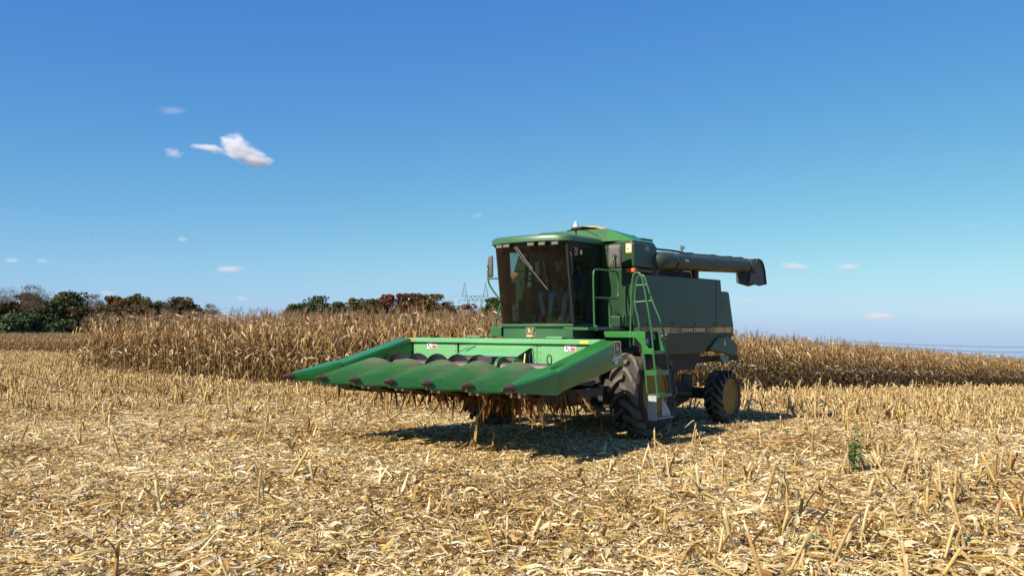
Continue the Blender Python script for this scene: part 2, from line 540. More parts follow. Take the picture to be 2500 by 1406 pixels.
# tilt each round of litter with the ground
sx = (gz(pts[:, 0] + .2, pts[:, 1]) - gz(pts[:, 0] - .2, pts[:, 1])) / .4
sy = (gz(pts[:, 0], pts[:, 1] + .2) - gz(pts[:, 0], pts[:, 1] - .2)) / .4
rots = []
for i in range(n):
    nrm = V3((-sx[i], -sy[i], 1)).normalized()
    q = nrm.to_track_quat('Z', 'Y') @ Euler((0, 0, rng.uniform(0, 6.2832))).to_quaternion()
    rots.append(tuple(q.to_euler()))
scl = np.where(pts[:, 2] < .5, 1.0, pts[:, 2] / .46) * rng.uniform(.92, 1.15, n)
zs = scl * np.where(pts[:, 2] < .5, 1, .8)
tone_n = np.sin(pts[:, 0] * .8 + 1.7 * np.sin(pts[:, 1] * .45)) + np.sin(pts[:, 1] * 1.15 + 1.3 * np.sin(pts[:, 0] * .6)) + rng.normal(0, .9, n)
pidx = np.where(tone_n < -.55, 1, np.where(tone_n > .9, 2, 0)) + 3 * rng.integers(0, 4, n)
LITTER = dict(p=P3, r=np.array(rots), s=np.stack([scl, scl, zs], -1), i=pidx)

# ------------------------------------------------------------------ cut stalks (stubble), fallen stalks, husk leaves
def stub_variant(seed, h):
    """a cut corn stalk: jointed stem with ragged top, and some torn sheath leaves"""
    r = random.Random(seed)
    col = V3(r.choice([(.58, .41, .15), (.56, .40, .18), (.42, .27, .11), (.66, .52, .27), (.50, .33, .11), (.34, .21, .085)]))
    st = VB(); lean = V3((r.uniform(-.16, .16), r.uniform(-.16, .16), 0))
    n = 7; pts = []; rad = []; r0 = r.uniform(.014, .021)
    for i in range(n):
        t = i / (n - 1); pts.append(V3((0, 0, t * h)) + lean * t * t * h); rad.append(r0 * (1.12 - .25 * t) * (1.18 if i in (1, 3, 5) else 1))
    st.tube(pts, rad, V3(col) * .9, 6, V3(col) * 1.1)
    top = pts[-1]
    for k in range(3):     # frayed cut end
        a = r.uniform(0, 6.28); d = V3((math.cos(a), math.sin(a), r.uniform(1, 3))).normalized()
        st.strip([top - d * .01, top + d * r.uniform(.02, .05)], [.005, .002], [V3((-math.sin(a), math.cos(a), 0))] * 2, V3((.86, .78, .58)))
    leaves = []
    for k in range(r.choice([2, 3, 3, 4])):
        lb = VB(); z0 = h * r.uniform(.15, .9); a = r.uniform(0, 6.28); o = V3((math.cos(a), math.sin(a), 0)); s = V3((-math.sin(a), math.cos(a), 0))
        ln = r.uniform(.18, .46); p = V3((0, 0, z0)) + lean * (z0 / h) ** 2 * h + o * r0; ang = r.uniform(.5, 1.35); pp = [p]; seg = 5; brk = r.randint(0, 2)
        for i in range(seg):
            p = p + (o * math.cos(ang) + V3((0, 0, math.sin(ang)))) * ln / seg; ang -= (r.uniform(1.2, 2.2) if i == brk else r.uniform(-.1, .25)); ang = max(ang, -1.55); pp.append(p.copy())
        for q in pp: q.z = max(q.z, 0.02)
        w = r.uniform(.012, .028); tw = r.uniform(-.5, .5)
        sd = [(s * math.cos(tw * i) + V3((0, 0, 1)) * math.sin(tw * i)).normalized() for i in range(seg + 1)]
        lc = V3(r.choice([(.54, .35, .13), (.40, .23, .08), (.28, .15, .05), (.66, .50, .25), (.46, .28, .09)]))
        lb.strip(pp, [w * q for q in (.9, 1.1, 1, .9, .6, .15)], sd, lc, .35, lc * .85)
        leaves.append(lb)
    return st, leaves

STUBS = [stub_variant(40 + i, h) for i, h in enumerate([.26, .32, .37, .42, .46, .50, .54, .58, .40, .35, .44, .61])]
stub_meshes = []; stub_full = []
for st, lv in STUBS:
    stub_meshes.append((st.mesh('stalk', dry_mat, True), [l.mesh('leaf', dry_mat) for l in lv]))
    a = VB(); a.merge(st)
    for l in lv: a.merge(l)
    stub_full.append(a.mesh('stub', dry_mat))

spots = []
row = -75
for ri in range(-110, 150):
    off = ri * 0.762 + 0.2
    b = -30.0 + rng.uniform(0, .2)
    bs = []
    while b < 110:
        bs.append(b); b += rng.uniform(.13, .26)
    bs = np.array(bs)
    xy = corner + ADIR * off + np.outer(bs, BDIR) + rng.normal(0, .055, (len(bs), 2))
    spots.append(xy)
spots = np.concatenate(spots)
X, Y = spots[:, 0], spots[:, 1]
vis = (Y > 6.6) & (np.abs(X) < .6 * Y + 1) & ~in_corn(X, Y, -0.25) & (Y < 104)
spots = spots[vis]; X, Y = spots[:, 0], spots[:, 1]
dens = stub_density(X, Y)
keep = rng.random(len(X)) < dens
spots = spots[keep]; X, Y = spots[:, 0], spots[:, 1]
order = np.argsort(Y)
spots = spots[order]; X, Y = spots[:, 0], spots[:, 1]
inframe = np.abs(X / Y) < .575
near_i = np.where(inframe)[0][:300]
far_mask = np.ones(len(X), bool); far_mask[near_i] = False

def zone_label(x, y, what):
    p = x / y
    side = 'at the left' if p < -.22 else ('at the right' if p > .22 else 'in the middle')
    return what + ' ' + side + (' of the near foreground' if y < 10.5 else ', further off')
def put_stub(x, y, vi, rz, tx, ty, s, label, group):
    root = empty('cut_corn_stalk', None, (x, y, gzf(x, y) + .005)); root.rotation_euler = (tx, ty, rz); root.scale = (s, s, s)
    tag(root, label, 'corn stubble', group)
    sm, lms = stub_meshes[vi]
    obj('stalk', sm, root)
    for lm in lms: obj('leaf', lm, root)
    return root
for k, i in enumerate(near_i):
    left = X[i] < .1 * Y[i]
    put_stub(X[i], Y[i], int(rng.integers(0, 12)), rng.uniform(0, 6.28), rng.normal(0, .24 if not left else .36), rng.normal(0, .24 if not left else .36), rng.uniform(.55, 1.0),
             zone_label(X[i], Y[i], 'tan cut corn stalk standing'), 'cut corn stalks standing in the field')
for (sx_, sy_, hh, lab) in ((1158, 1112, .62, 'tallest broken stalk standing alone before the corn head'), (1203, 1108, .36, 'short forked stub right of the tallest broken stalk'), (1600, 1108, .40, 'bent stub standing in front of the ladder')):
    d = CAM_H * 2200 / (sy_ - 795); w = at(sx_, sy_, d)
    put_stub(w.x, w.y, 6, 1.0 + sx_, .03, -.04, hh / .54, lab, 'cut corn stalks standing in the field')
n = int(far_mask.sum())
fx, fy = X[far_mask], Y[far_mask]
scatter('corn_stubble', np.stack([fx, fy, gz(fx, fy)], -1), np.stack([rng.normal(0, .22, n), rng.normal(0, .22, n), rng.uniform(0, 6.28, n)], -1),
        rng.uniform(.5, 1.1, n), rng.integers(0, 12, n), stub_full, label='dense upright corn stubble beyond the driven lane', cat='corn stubble')

def fallen_variant(seed):
    r = random.Random(seed); b = VB(); ln = r.uniform(.28, .95); n = 8; bend = r.uniform(-.25, .25) if seed % 4 else .9
    col = V3(r.choice([(.70, .53, .24), (.64, .48, .22), (.74, .63, .38), (.56, .40, .14), (.64, .48, .16)]))
    pp = []; ang = 0; p = V3((-ln / 2, 0, 0))
    for i in range(n):
        pp.append(p.copy()); p += V3((math.cos(ang), math.sin(ang), 0)) * ln / (n - 1)
        ang += bend / n if seed % 4 else (bend if i == 3 else 0)
    r0 = r.uniform(.009, .0145)
    b.tube(pp, [r0 * (1.2 if i in (2, 5) else 1) * (1 - .03 * i) for i in range(n)], col * .9, 6, col)
    if r.random() < .6:
        q = pp[3]; s = V3((0, 0, 1)); w = r.uniform(.008, .02)
        b.strip([q, q + V3((.08, .03, .02)), q + V3((.17, .09, .0)), q + V3((.26, .12, -.01))], [w, w * 1.1, w * .8, w * .2], [V3((-.3, .9, .3)).normalized()] * 4, V3((.72, .54, .28)), .3)
    return b.mesh('fallen_stalk', dry_mat, True)
FALLEN = [fallen_variant(i) for i in range(12)]

def husk_variant(seed):
    r = random.Random(900 + seed); b = VB(); n = 7; ln = r.uniform(.14, .34); w = r.uniform(.012, .03)
    col = V3(r.choice([(.68, .51, .25), (.60, .42, .17), (.46, .285, .10), (.76, .62, .36), (.32, .175, .06), (.62, .45, .14)]))
    pp = []; sd = []; ang = r.uniform(-.1, .4); p = V3((-ln / 2, 0, .015)); tw = r.uniform(-.35, .35); yw = 0
    for i in range(n):
        pp.append(p.copy()); sd.append(V3((-math.sin(yw), math.cos(yw) * math.cos(tw * i), math.sin(tw * i))).normalized())
        p += V3((math.cos(yw) * math.cos(ang), math.sin(yw), math.sin(ang))) * ln / (n - 1); ang -= r.uniform(-.15, .22); yw += r.uniform(-.15, .2)
    b.strip(pp, [w * q for q in (.4, .8, 1, 1.05, .9, .6, .12)], sd, col, r.uniform(.2, .7), col * r.uniform(.75, 1.1))
    zmin = min(v.z for v in b.v)
    for v in b.v: v.z -= zmin
    return b.mesh('dry_husk_leaf', dry_mat)
HUSKS = [husk_variant(i) for i in range(14)]

def loose(name, meshes, count, ymin, ymax, zlift, tilt, label, cat, group, smin=.8, smax=1.2, power=1.0):
    k = 0
    while k < count:
        y = ymin + (ymax - ymin) * rng.random() ** power; x = rng.uniform(-.57, .57) * y
        if in_corn(x, y, -.3): continue
        u, v = (x - .968) * math.cos(yaw) + (y - 16.965) * math.sin(yaw), -(x - .968) * math.sin(yaw) + (y - 16.965) * math.cos(yaw)
        if abs(v) < 2.1 and -4.3 < u < 1.2: continue
        o = obj(name, meshes[int(rng.integers(0, len(meshes)))])
        o.location = (x, y, gzf(x, y) + zlift * rng.uniform(.5, 1.2))
        o.rotation_euler = (rng.normal(0, tilt), rng.normal(0, tilt), rng.uniform(0, 6.28))
        s = rng.uniform(smin, smax); o.scale = (s, s, s)
        tag(o, zone_label(x, y, label), cat, group); k += 1
# the uncountable rest of the litter, in one piece: chopped bits, loose husks and stalk lengths further off
ex = []
while len(ex) < 8500:
    y = 6.8 + 34 * rng.random() ** 1.7; x = rng.uniform(-.6, .6) * y
    if in_corn(x, y, -.2): continue
    ex.append((x, y))
nfar = len(ex)
for (wu, wv) in ((0, 1.65), (0, -1.65), (-3.49, 1.56), (-3.49, -1.56)):          # straw pushed up round the wheels
    for k in range(110):
        u_, v_ = wu + rng.normal(0, .38), wv + rng.choice([-1, 1]) * rng.uniform(.16, .55)
        ex.append((.968 + u_ * math.cos(yaw) - v_ * math.sin(yaw), 16.965 + u_ * math.sin(yaw) + v_ * math.cos(yaw)))
ex = np.array(ex); ne = len(ex); isf = rng.random(ne) < .45
ei = np.where(isf, len(PATCHES) + len(HUSKS) + rng.integers(0, len(FALLEN), ne), len(PATCHES) + rng.integers(0, len(HUSKS), ne))
ep_ = np.stack([ex[:, 0], ex[:, 1], gz(ex[:, 0], ex[:, 1]) + rng.uniform(.04, .095, ne)], -1)
er = np.stack([rng.normal(0, .13, ne), rng.normal(0, .13, ne), rng.uniform(0, 6.28, ne)], -1); es_ = np.repeat(rng.uniform(.7, 1.1, ne)[:, None], 3, 1)
scatter('straw_litter', np.concatenate([LITTER['p'], ep_]), np.concatenate([LITTER['r'], er]), np.concatenate([LITTER['s'], es_]), np.concatenate([LITTER['i'], ei]), PATCHES + HUSKS + FALLEN,
        label='chopped pale straw, leaf and husk litter covering the harvested field', cat='straw litter')
loose('fallen_corn_stalk', FALLEN, 295, 6.9, 19, .075, .13, 'length of pale broken corn stalk lying flat', 'fallen stalk', 'broken corn stalks lying in the field', power=1.2)
loose('dry_husk_leaf', HUSKS, 290, 6.8, 14, .05, .22, 'curled tan husk leaf lying loose', 'husk leaf', 'husk leaves in the foreground', power=1.6)

# red cob bits
cobm = paint('red_cob', (.42, .06, .05), .8, .2, var=.3, bump=.5, bump_scale=90)
cb = MB(); cb.lathe([(-.05, .006), (-.04, .014), (0, .016), (.04, .012), (.055, .004)], (0, 0, 0), (1, .1, 0), 8)
c0 = cb.build('corn_cob', cobm, None, 60)
cob_px = [(1085, 1303), (1365, 1160), (1095, 1330), (1990, 1310), (1790, 1155), (975, 1370)]
for k, (cx, cy) in enumerate(cob_px):
    o = c0 if k == 0 else c0.copy()
    if k: COL.objects.link(o)
    d = (CAM_H - .09) * 2200 / (cy - 795); w = at(cx, cy, d)
    o.location = (w.x, w.y, gzf(w.x, w.y) + .085); o.rotation_euler = (.1, .15, k * 1.3)
    tag(o, 'small red bare corn cob lying on the straw', 'corn cob', 'red corn cobs on the straw')

# green weeds
weed_mat = veg('weed_green', .25, .5, .3)
def weed(px_, py_, h, n_leaf, label, seed, spread=.1):
    r = random.Random(seed); d = CAM_H * 2200 / (py_ - 795); w = at(px_, py_, d)
    root = empty('green_weed', None, (w.x, w.y, gzf(w.x, w.y)))
    tag(root, label, 'weed', 'green weeds in the straw')
    sb = VB(); lb = VB(); tips = []
    for k in range(max(2, n_leaf // 9)):
        a = r.uniform(0, 6.28); o = V3((math.cos(a), math.sin(a), 0)) * spread * r.uniform(.1, 1); hh = h * (1 if k == 0 else r.uniform(.5, .85))
        pp = [V3((0, 0, 0)) + o * (t / 5) ** 1.3 + V3((0, 0, hh * t / 5)) for t in range(6)]
        sb.tube(pp, [.004, .0038, .0034, .003, .0024, .0015], V3((.16, .24, .07)), 5); tips.append(pp)
    for i in range(n_leaf):
        pp = tips[i % len(tips)]; t = r.uniform(.3, 1) ** .7; q = pp[0].lerp(pp[-1], t); a = r.uniform(0, 6.28); o = V3((math.cos(a), math.sin(a), r.uniform(-.1, .6))).normalized(); ln = r.uniform(.07, .15) * (1.2 - .5 * t)
        s = V3((-math.sin(a), math.cos(a), 0)); c = V3(r.choice([(.07, .16, .03), (.10, .22, .05), (.14, .26, .07), (.05, .12, .03)]))
        lb.strip([q, q + o * ln * .5, q + o * ln - V3((0, 0, ln * .35))], [.006, .022, .003], [s] * 3, c, .3)
    obj('stem', sb.mesh('stem', weed_mat), root); obj('foliage', lb.mesh('foliage', weed_mat), root)
weed(2085, 1158, .72, 120, 'tall leafy green weed standing among stubble right of the machine', 1, .12)
for k, (wx, wy, h) in enumerate([(1610, 1352, .16), (2455, 1290, .3), (1985, 1350, .28), (2110, 1140, .18), (345, 1345, .07), (560, 1010, .12), (620, 1000, .12), (440, 1020, .1), (1090, 1142, .12), (2440, 1215, .2), (280, 1150, .08)]):
    weed(wx, wy, h * .7, 10, 'small green weed sprouting low between pieces of straw', 20 + k, .07)

# ------------------------------------------------------------------ standing corn
CORNC = [V3((.54, .36, .165)), V3((.40, .245, .095)), V3((.28, .15, .05)), V3((.18, .09, .03)), V3((.68, .50, .27)), V3((.44, .28, .11))]
def corn_variant(seed):
    r = random.Random(500 + seed); h = r.uniform(1.95, 2.25); lean = V3((r.uniform(-.12, .12), r.uniform(-.12, .12), 0))
    def axis(z): return V3((0, 0, z)) + lean * (z / h) ** 2
    st = VB(); n = 9; sc = r.choice([V3((.42, .29, .11)), V3((.34, .22, .08)), V3((.46, .33, .15))])
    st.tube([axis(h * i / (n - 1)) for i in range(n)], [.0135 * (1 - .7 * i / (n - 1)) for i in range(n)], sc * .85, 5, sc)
    leaves = []; z = r.uniform(.25, .4); k = 0; a0 = r.uniform(0, 6.28)
    while z < h - .02:
        a = a0 + math.pi * k + r.uniform(-.7, .7); o = V3((math.cos(a), math.sin(a), 0)); s = V3((-math.sin(a), math.cos(a), 0))
        t = z / h; ln = r.uniform(.48, .74) * (.75 + .5 * min(t, .6)) * (1.0 if t < .8 else .75); w = r.uniform(.016, .029)
        ang = r.uniform(.7, 1.3); p = axis(z) + o * .01; pp = [p.copy()]; seg = 7; brk = r.randint(1, 3)
        drop = r.uniform(1.2, 2.5)
        for i in range(seg):
            p = p + (o * math.cos(ang) + V3((0, 0, math.sin(ang)))) * ln / seg + s * r.uniform(-.02, .02)
            ang -= (drop if i == brk else r.uniform(-.12, .22)); ang = max(ang, -1.55); pp.append(p.copy())
        tw = r.uniform(-.45, .45); sd = [(s * math.cos(tw * i) + o * math.sin(tw * i) * .7 + V3((0, 0, .5)) * math.sin(tw * i)).normalized() for i in range(seg + 1)]
        c = r.choice(CORNC) * (.98 if t > .6 else (.76 if t > .3 else .55))  # lower leaves coloured darker to stand in for shade between the plants
        lb = VB(); lb.strip(pp, [w * q for q in (.6, .95, 1, 1, .95, .8, .5, .08)], sd, c, r.uniform(.25, .7), c * r.uniform(.8, 1.05)); leaves.append(lb)
        z += r.uniform(.15, .235); k += 1
    ear = VB(); ze = r.uniform(.8, 1.15); a = r.uniform(0, 6.28); o = V3((math.cos(a), math.sin(a), 0)); dn = r.uniform(-1.0, .7)
    d = (o * .7 + V3((0, 0, dn))).normalized(); e0 = axis(ze) + o * .02; ec = V3(r.choice([(.66, .54, .34), (.58, .43, .23)]))
    ear.tube([e0, e0 + d * .05, e0 + d * .12, e0 + d * .19, e0 + d * .25], [.012, .028, .031, .024, .006], ec * .9, 6, ec)
    ts = VB(); top = axis(h); tc = V3((.32, .21, .11)); th = r.uniform(.20, .36)
    for k in range(r.randint(5, 8)):
        a = r.uniform(0, 6.28); o = V3((math.cos(a), math.sin(a), 0)) * (0 if k == 0 else r.uniform(.05, .13)); hh = th * (1 if k == 0 else r.uniform(.55, .9)); b0 = top + V3((0, 0, .0 if k == 0 else r.uniform(0, .12)))
        ts.strip([b0, b0 + o * .5 + V3((0, 0, hh * .55)), b0 + o * 1.15 + V3((0, 0, hh))], [.0045, .005, .002], [V3((math.sin(a), -math.cos(a), 0))] * 3, tc * r.uniform(.8, 1.2), .8)
    return st, leaves, ear, ts
CORN = [corn_variant(i) for i in range(10)]
corn_parts = []; corn_full = []
for st, lv, ear, ts in CORN:
    corn_parts.append((st.mesh('stalk', corn_mat, True), [l.mesh('leaf', corn_mat) for l in lv], ear.mesh('ear', corn_mat, True), ts.mesh('tassel', corn_mat)))
    a = VB()
    for q in [st] + lv + [ear, ts]: a.merge(q)
    corn_full.append(a.mesh('corn', corn_mat))

cp = []
for ri in range(0, int(A_MAX / .762) + 1):
    aa = ri * .762 + .3
    b = rng.uniform(.05, .2)
    bmax = 80 if aa < 9 else 12.5
    while b < bmax:
        cp.append((aa + rng.normal(0, .06), b, ri)); b += rng.uniform(.11, .18)
cp = np.array(cp)
cxy = corner + np.outer(cp[:, 0], ADIR) + np.outer(cp[:, 1], BDIR)
ends = (cp[:, 1] < .75) & (cp[:, 0] > 2.5)
side = (cp[:, 2] == 0) & (cp[:, 1] > 11) & (cp[:, 1] < 37)
tall = np.where((cp[:, 1] < 14) & (cp[:, 0] > 1.5), 1.02, 1.0)
# ragged outer left rows
thin = (cp[:, 0] > A_MAX - 1.4) & (rng.random(len(cp)) < .55)
cand = np.where((ends | side) & ~thin)[0]
dist = np.hypot(cxy[cand, 0], cxy[cand, 1]); cand = cand[np.argsort(dist)][:300]
indiv = np.zeros(len(cp), bool); indiv[cand] = True
for i in cand:
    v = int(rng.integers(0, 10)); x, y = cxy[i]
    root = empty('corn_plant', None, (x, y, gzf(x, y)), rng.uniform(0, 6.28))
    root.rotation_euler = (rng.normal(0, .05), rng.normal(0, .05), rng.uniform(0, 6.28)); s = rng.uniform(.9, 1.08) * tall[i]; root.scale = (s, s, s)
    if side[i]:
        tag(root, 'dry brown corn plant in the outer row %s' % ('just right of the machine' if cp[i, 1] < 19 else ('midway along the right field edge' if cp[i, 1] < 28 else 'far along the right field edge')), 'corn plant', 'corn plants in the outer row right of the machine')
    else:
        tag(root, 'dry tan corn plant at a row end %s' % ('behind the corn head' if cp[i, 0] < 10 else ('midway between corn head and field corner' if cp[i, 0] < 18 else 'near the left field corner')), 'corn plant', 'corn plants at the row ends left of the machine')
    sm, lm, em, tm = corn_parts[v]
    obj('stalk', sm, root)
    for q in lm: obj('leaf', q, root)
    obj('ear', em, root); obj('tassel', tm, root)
rest = ~indiv & ~thin
rx, ry = cxy[rest, 0], cxy[rest, 1]; n = len(rx)
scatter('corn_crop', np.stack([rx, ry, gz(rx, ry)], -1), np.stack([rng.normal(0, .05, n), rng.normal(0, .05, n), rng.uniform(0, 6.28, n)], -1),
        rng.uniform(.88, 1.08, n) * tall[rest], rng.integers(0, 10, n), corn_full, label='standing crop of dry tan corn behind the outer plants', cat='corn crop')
# the lower field beyond, at far left
fx = []
for ri in range(26):
    for k in range(360):
        fx.append((-66 + k * .17 + rng.normal(0, .05), 95 + ri * .8 + rng.normal(0, .08)))
fx = np.array(fx); n = len(fx)
scatter('far_corn_crop', np.stack([fx[:, 0], fx[:, 1], gz(fx[:, 0], fx[:, 1])], -1), np.stack([rng.normal(0, .05, n), rng.normal(0, .05, n), rng.uniform(0, 6.28, n)], -1),
        rng.uniform(.88, 1.05, n), rng.integers(0, 10, n), corn_full, label='low distant strip of dry corn in front of the trees at far left', cat='corn crop')

# ------------------------------------------------------------------ trees
leaf_mat = veg('tree_leaf', .3, .6, .2)
bark = paint('bark', (.09, .07, .055), .9, .2, var=.3, bump=.5)
def tree(px_, top, depth, wpx, palette, label, seed, group, n=1500, leaf=.34, sparse=0.0, kind='round', name='autumn_tree', cat='tree'):
    r = random.Random(seed); g = np.random.default_rng(seed)
    base = at(px_, 800, depth); gxy = (base.x, base.y); z0 = gzf(*gxy)
    H = at(px_, top, depth).z - z0; W = wpx * depth / 2200.0
    root = empty(name, None, (gxy[0], gxy[1], z0)); tag(root, label, cat, group)
    tr = MB(); trunk_h = H * (.55 if kind == 'round' else .9); rb = max(.1, H * .018)
    path = [V3((0, 0, -.2)), V3((r.uniform(-.2, .2), r.uniform(-.2, .2), trunk_h * .5)), V3((r.uniform(-.3, .3), r.uniform(-.3, .3), trunk_h))]
    tr.tube(path, [rb, rb * .75, rb * .45], 7)
    blobs = []
    low = .30 if kind == 'round' else .06
    nb = 34
    for k in range(nb):
        a = r.uniform(0, 6.28); t = math.sqrt(r.random()); f = r.random() ** .55
        br = r.uniform(.15, .25) * min(W, H * 1.1); wz = 1 if kind == 'round' else (1.05 - .6 * f)
        z = H * low + f * (H * (1 - .22 * t * t) - br * .55 - H * low)
        c = V3((math.cos(a) * t * (W / 2 - br * .6) * wz, math.sin(a) * t * (W / 2 - br * .6) * wz, z)); blobs.append((c, br))
        if k % 2 == 0 or sparse: tr.tube([path[1].lerp(path[2], r.random()), (path[2] + c) * .5 - V3((0, 0, .3)), c], [rb * .4, rb * .25, rb * .08], 5)
    for k in range(4):
        br = W * r.uniform(.12, .17); blobs.append((V3((r.uniform(-.22, .22) * W, r.uniform(-.2, .2) * W, H - br * .75)), br))
    wts = np.array([b[1] ** 2 for b in blobs]); wts /= wts.sum(); bi = g.choice(len(blobs), n, p=wts)
    Cc = np.array([tuple(b[0]) for b in blobs])[bi]; Rr = np.array([b[1] for b in blobs])[bi]
    d = g.normal(size=(n, 3)); d /= np.linalg.norm(d, axis=1)[:, None]; d[:, 2] *= .72
    rad = (.45 + .6 * g.random(n) ** .6) if not sparse else (.2 + 1.0 * g.random(n))
    P = Cc + d * (Rr * rad)[:, None]; P[:, 2] = np.clip(P[:, 2], H * .06, None)
    nr = g.normal(size=(n, 3)) + d * .8; nr /= np.linalg.norm(nr, axis=1)[:, None]
    t1 = np.cross(nr, g.normal(size=(n, 3))); t1 /= np.linalg.norm(t1, axis=1)[:, None]; t2 = np.cross(nr, t1)
    s = leaf * (.55 + .8 * g.random(n)) * (1 - .5 * sparse); s1 = (t1 * s[:, None]) * .5; s2 = t2 * (s * (.45 if not sparse else .16))[:, None]
    V = np.stack([P - s1, P - s2 * .9 + s1 * .1, P + s1, P + s2], 1)
    pal = np.array(palette)
    bcol = pal[g.integers(0, len(pal), len(blobs))]
    own = pal[g.integers(0, len(pal), n)]
    col = np.where(g.random((n, 1)) < .55, bcol[bi], own) * (.7 + .6 * g.random((n, 1)))
    me = arr_mesh('crown', V.reshape(-1, 3), np.arange(n * 4).reshape(n, 4), np.repeat(np.clip(col, 0, 1), 4, 0), [leaf_mat])
    tr.build('trunk', bark, root, 60)
    obj('crown', me, root)
RUST = [(.20, .105, .045), (.24, .12, .045), (.15, .09, .04), (.12, .08, .04)]
OLIVE = [(.09, .09, .03), (.13, .115, .035), (.07, .075, .025), (.15, .12, .04)]
GREY = [(.19, .145, .10), (.23, .17, .11), (.15, .11, .075)]
ORANGE = [(.26, .14, .04), (.21, .12, .04), (.17, .11, .04)]
DARK = [(.04, .065, .022), (.06, .085, .028), (.08, .10, .03), (.03, .045, .02)]
RED = [(.19, .06, .045), (.15, .065, .045), (.20, .085, .05), (.14, .08, .045)]
PINE = [(.06, .095, .035), (.085, .12, .045), (.045, .075, .03), (.11, .135, .06)]
GL = 'trees of the wood at the left edge'; GCn = 'trees behind the corn beside the cab'
LT = [(25, 700, 150, 120, RUST, 'broad rust brown tree at the left picture edge', 1), (88, 693, 158, 90, GREY, 'tallest thin grey brown tree with bare twigs at far left', .7), (5, 735, 140, 90, OLIVE, 'olive yellow tree low at the left picture edge', 0),
      (62, 715, 165, 100, RUST, 'brown tree between the left edge tree and the thin grey one', 0), (165, 711, 160, 115, DARK + OLIVE, 'dark olive green round tree right of the tall grey one', 0), (122, 735, 150, 90, DARK, 'low dark tree in the shade left of the olive round one', 0),
      (228, 717, 168, 70, GREY, 'pale grey thin tree behind the low pines', .7), (285, 722, 170, 80, ORANGE, 'orange brown tree at the end of the standing corn', 0), (340, 722, 176, 85, ORANGE + OLIVE, 'orange and olive tree above the left corn corner', 0),
      (255, 745, 158, 120, RUST + DARK, 'dark brown understorey tree behind the corn corner', 0), (330, 745, 165, 110, RUST, 'low rusty tree behind the left corn rows', 0), (336, 716, 182, 40, GREY + DARK, 'small sparse treetop poking above the orange crowns', .6), (388, 734, 180, 55, OLIVE, 'small olive tree left of the domed dark tree', .3),
      (440, 725, 186, 88, DARK + RUST + GREY, 'dome shaped dark tree above the left corn rows', 0), (408, 752, 178, 80, GREY + OLIVE, 'low dull olive tree under the domed one', .2), (478, 750, 190, 70, RUST + GREY, 'low brown tree right of the domed tree', .2), (512, 741, 196, 62, GREY + ORANGE, 'last pale brown tree at the right end of the left wood', .5),
      (375, 740, 184, 90, RUST + OLIVE, 'rusty tree filling the gap left of the domed tree', 0), (462, 742, 192, 80, OLIVE + RUST, 'low olive tree touching the right side of the domed tree', 0), (300, 728, 178, 100, RUST + OLIVE, 'broad rusty tree behind the orange brown tree', 0),
      (195, 750, 152, 110, DARK + RUST, 'deep shaded tree behind the small pines', 0), (40, 755, 148, 130, DARK + RUST, 'deep shaded tree behind the pine at the left edge', 0)]
for k, (a, t, d, w, pal, lab, sp) in enumerate(LT):
    tree(a, t, d, w, [tuple(.8 * q for q in c_) for c_ in pal], lab, 60 + k, GL, n=7500 if not sp else 6000, leaf=.44, sparse=sp)
for k, (a, t, d, w, lab) in enumerate([(18, 768, 120, 62, 'large blue green pine at the left picture edge'), (60, 763, 122, 46, 'upright green pine right of the edge pine'), (85, 772, 124, 36, 'slim green pine right of the upright one'), (140, 786, 122, 40, 'small green pine alone in the dark gap'),
                                       (168, 780, 124, 44, 'small bushy pine right of the lone one'), (205, 796, 122, 40, 'low green pine beside the left corn corner'), (243, 786, 128, 40, 'green pine half hidden by the corn corner')]):
    tree(a, t, d, w * 1.25, PINE, lab, 160 + k, 'small pines in front of the left wood', n=2600, leaf=.42, kind='bush', name='pine_tree')
CT = [(722, 742, 200, 62, DARK, 'low dark green tree at the left end of the middle wood', 0), (775, 721, 205, 98, DARK, 'big dark green oak left in the middle wood', 0), (828, 736, 204, 60, DARK + OLIVE, 'dark green tree right of the big oak', 0), (872, 727, 206, 66, OLIVE + RUST, 'olive brown tree between the oak and the red trees', 0),
      (912, 729, 207, 60, RUST + OLIVE, 'brown tree just left of the dark red tree', 0), (948, 718, 208, 70, RED, 'dark red maple left of centre in the middle wood', 0), (982, 716, 208, 50, RED + RUST, 'red brown tree right of the dark red maple', 0), (1016, 716, 209, 58, RUST, 'rust tree in the middle wood between red and olive', 0),
      (1056, 717, 210, 72, OLIVE + ORANGE, 'olive gold tree right in the middle wood', 0), (1094, 734, 212, 48, GREY + RUST, 'thin pale brown tree left of the pylon', .6), (1138, 741, 214, 78, RUST + RED, 'low reddish tree in front of the pylon', 0), (1208, 726, 190, 72, DARK, 'dark green tree just left of the cab', 0), (1180, 748, 200, 60, GREY + RUST, 'low brown thicket tree between pylon and cab', .3),
      (750, 738, 215, 110, DARK + OLIVE, 'wide dark tree filling in behind the big oak', 0), (850, 738, 216, 100, OLIVE + DARK, 'wide olive tree right behind the big oak', 0), (895, 736, 217, 100, RUST, 'wide rusty tree behind the olive brown one', 0), (1035, 732, 218, 110, RUST + OLIVE, 'wide brown tree behind the rust and olive gold ones', 0), (1105, 744, 220, 90, RUST + GREY, 'wide low brown tree behind the thin pale one', 0)]
for k, (a, t, d, w, pal, lab, sp) in enumerate(CT):
    tree(a, t, d, w, pal, lab, 260 + k, GCn, n=6500, leaf=.44, sparse=sp)
for k in range(13):
    tree(700 + k * 42, 758 + (k * 7) % 9, 180 + (k * 5) % 9, 64, GREY + RUST, 'low reddish brown brush just above the corn tops', 360 + k, 'brush behind the middle corn', n=1500, leaf=.45, sparse=.3, name='brown_bush', cat='bush')

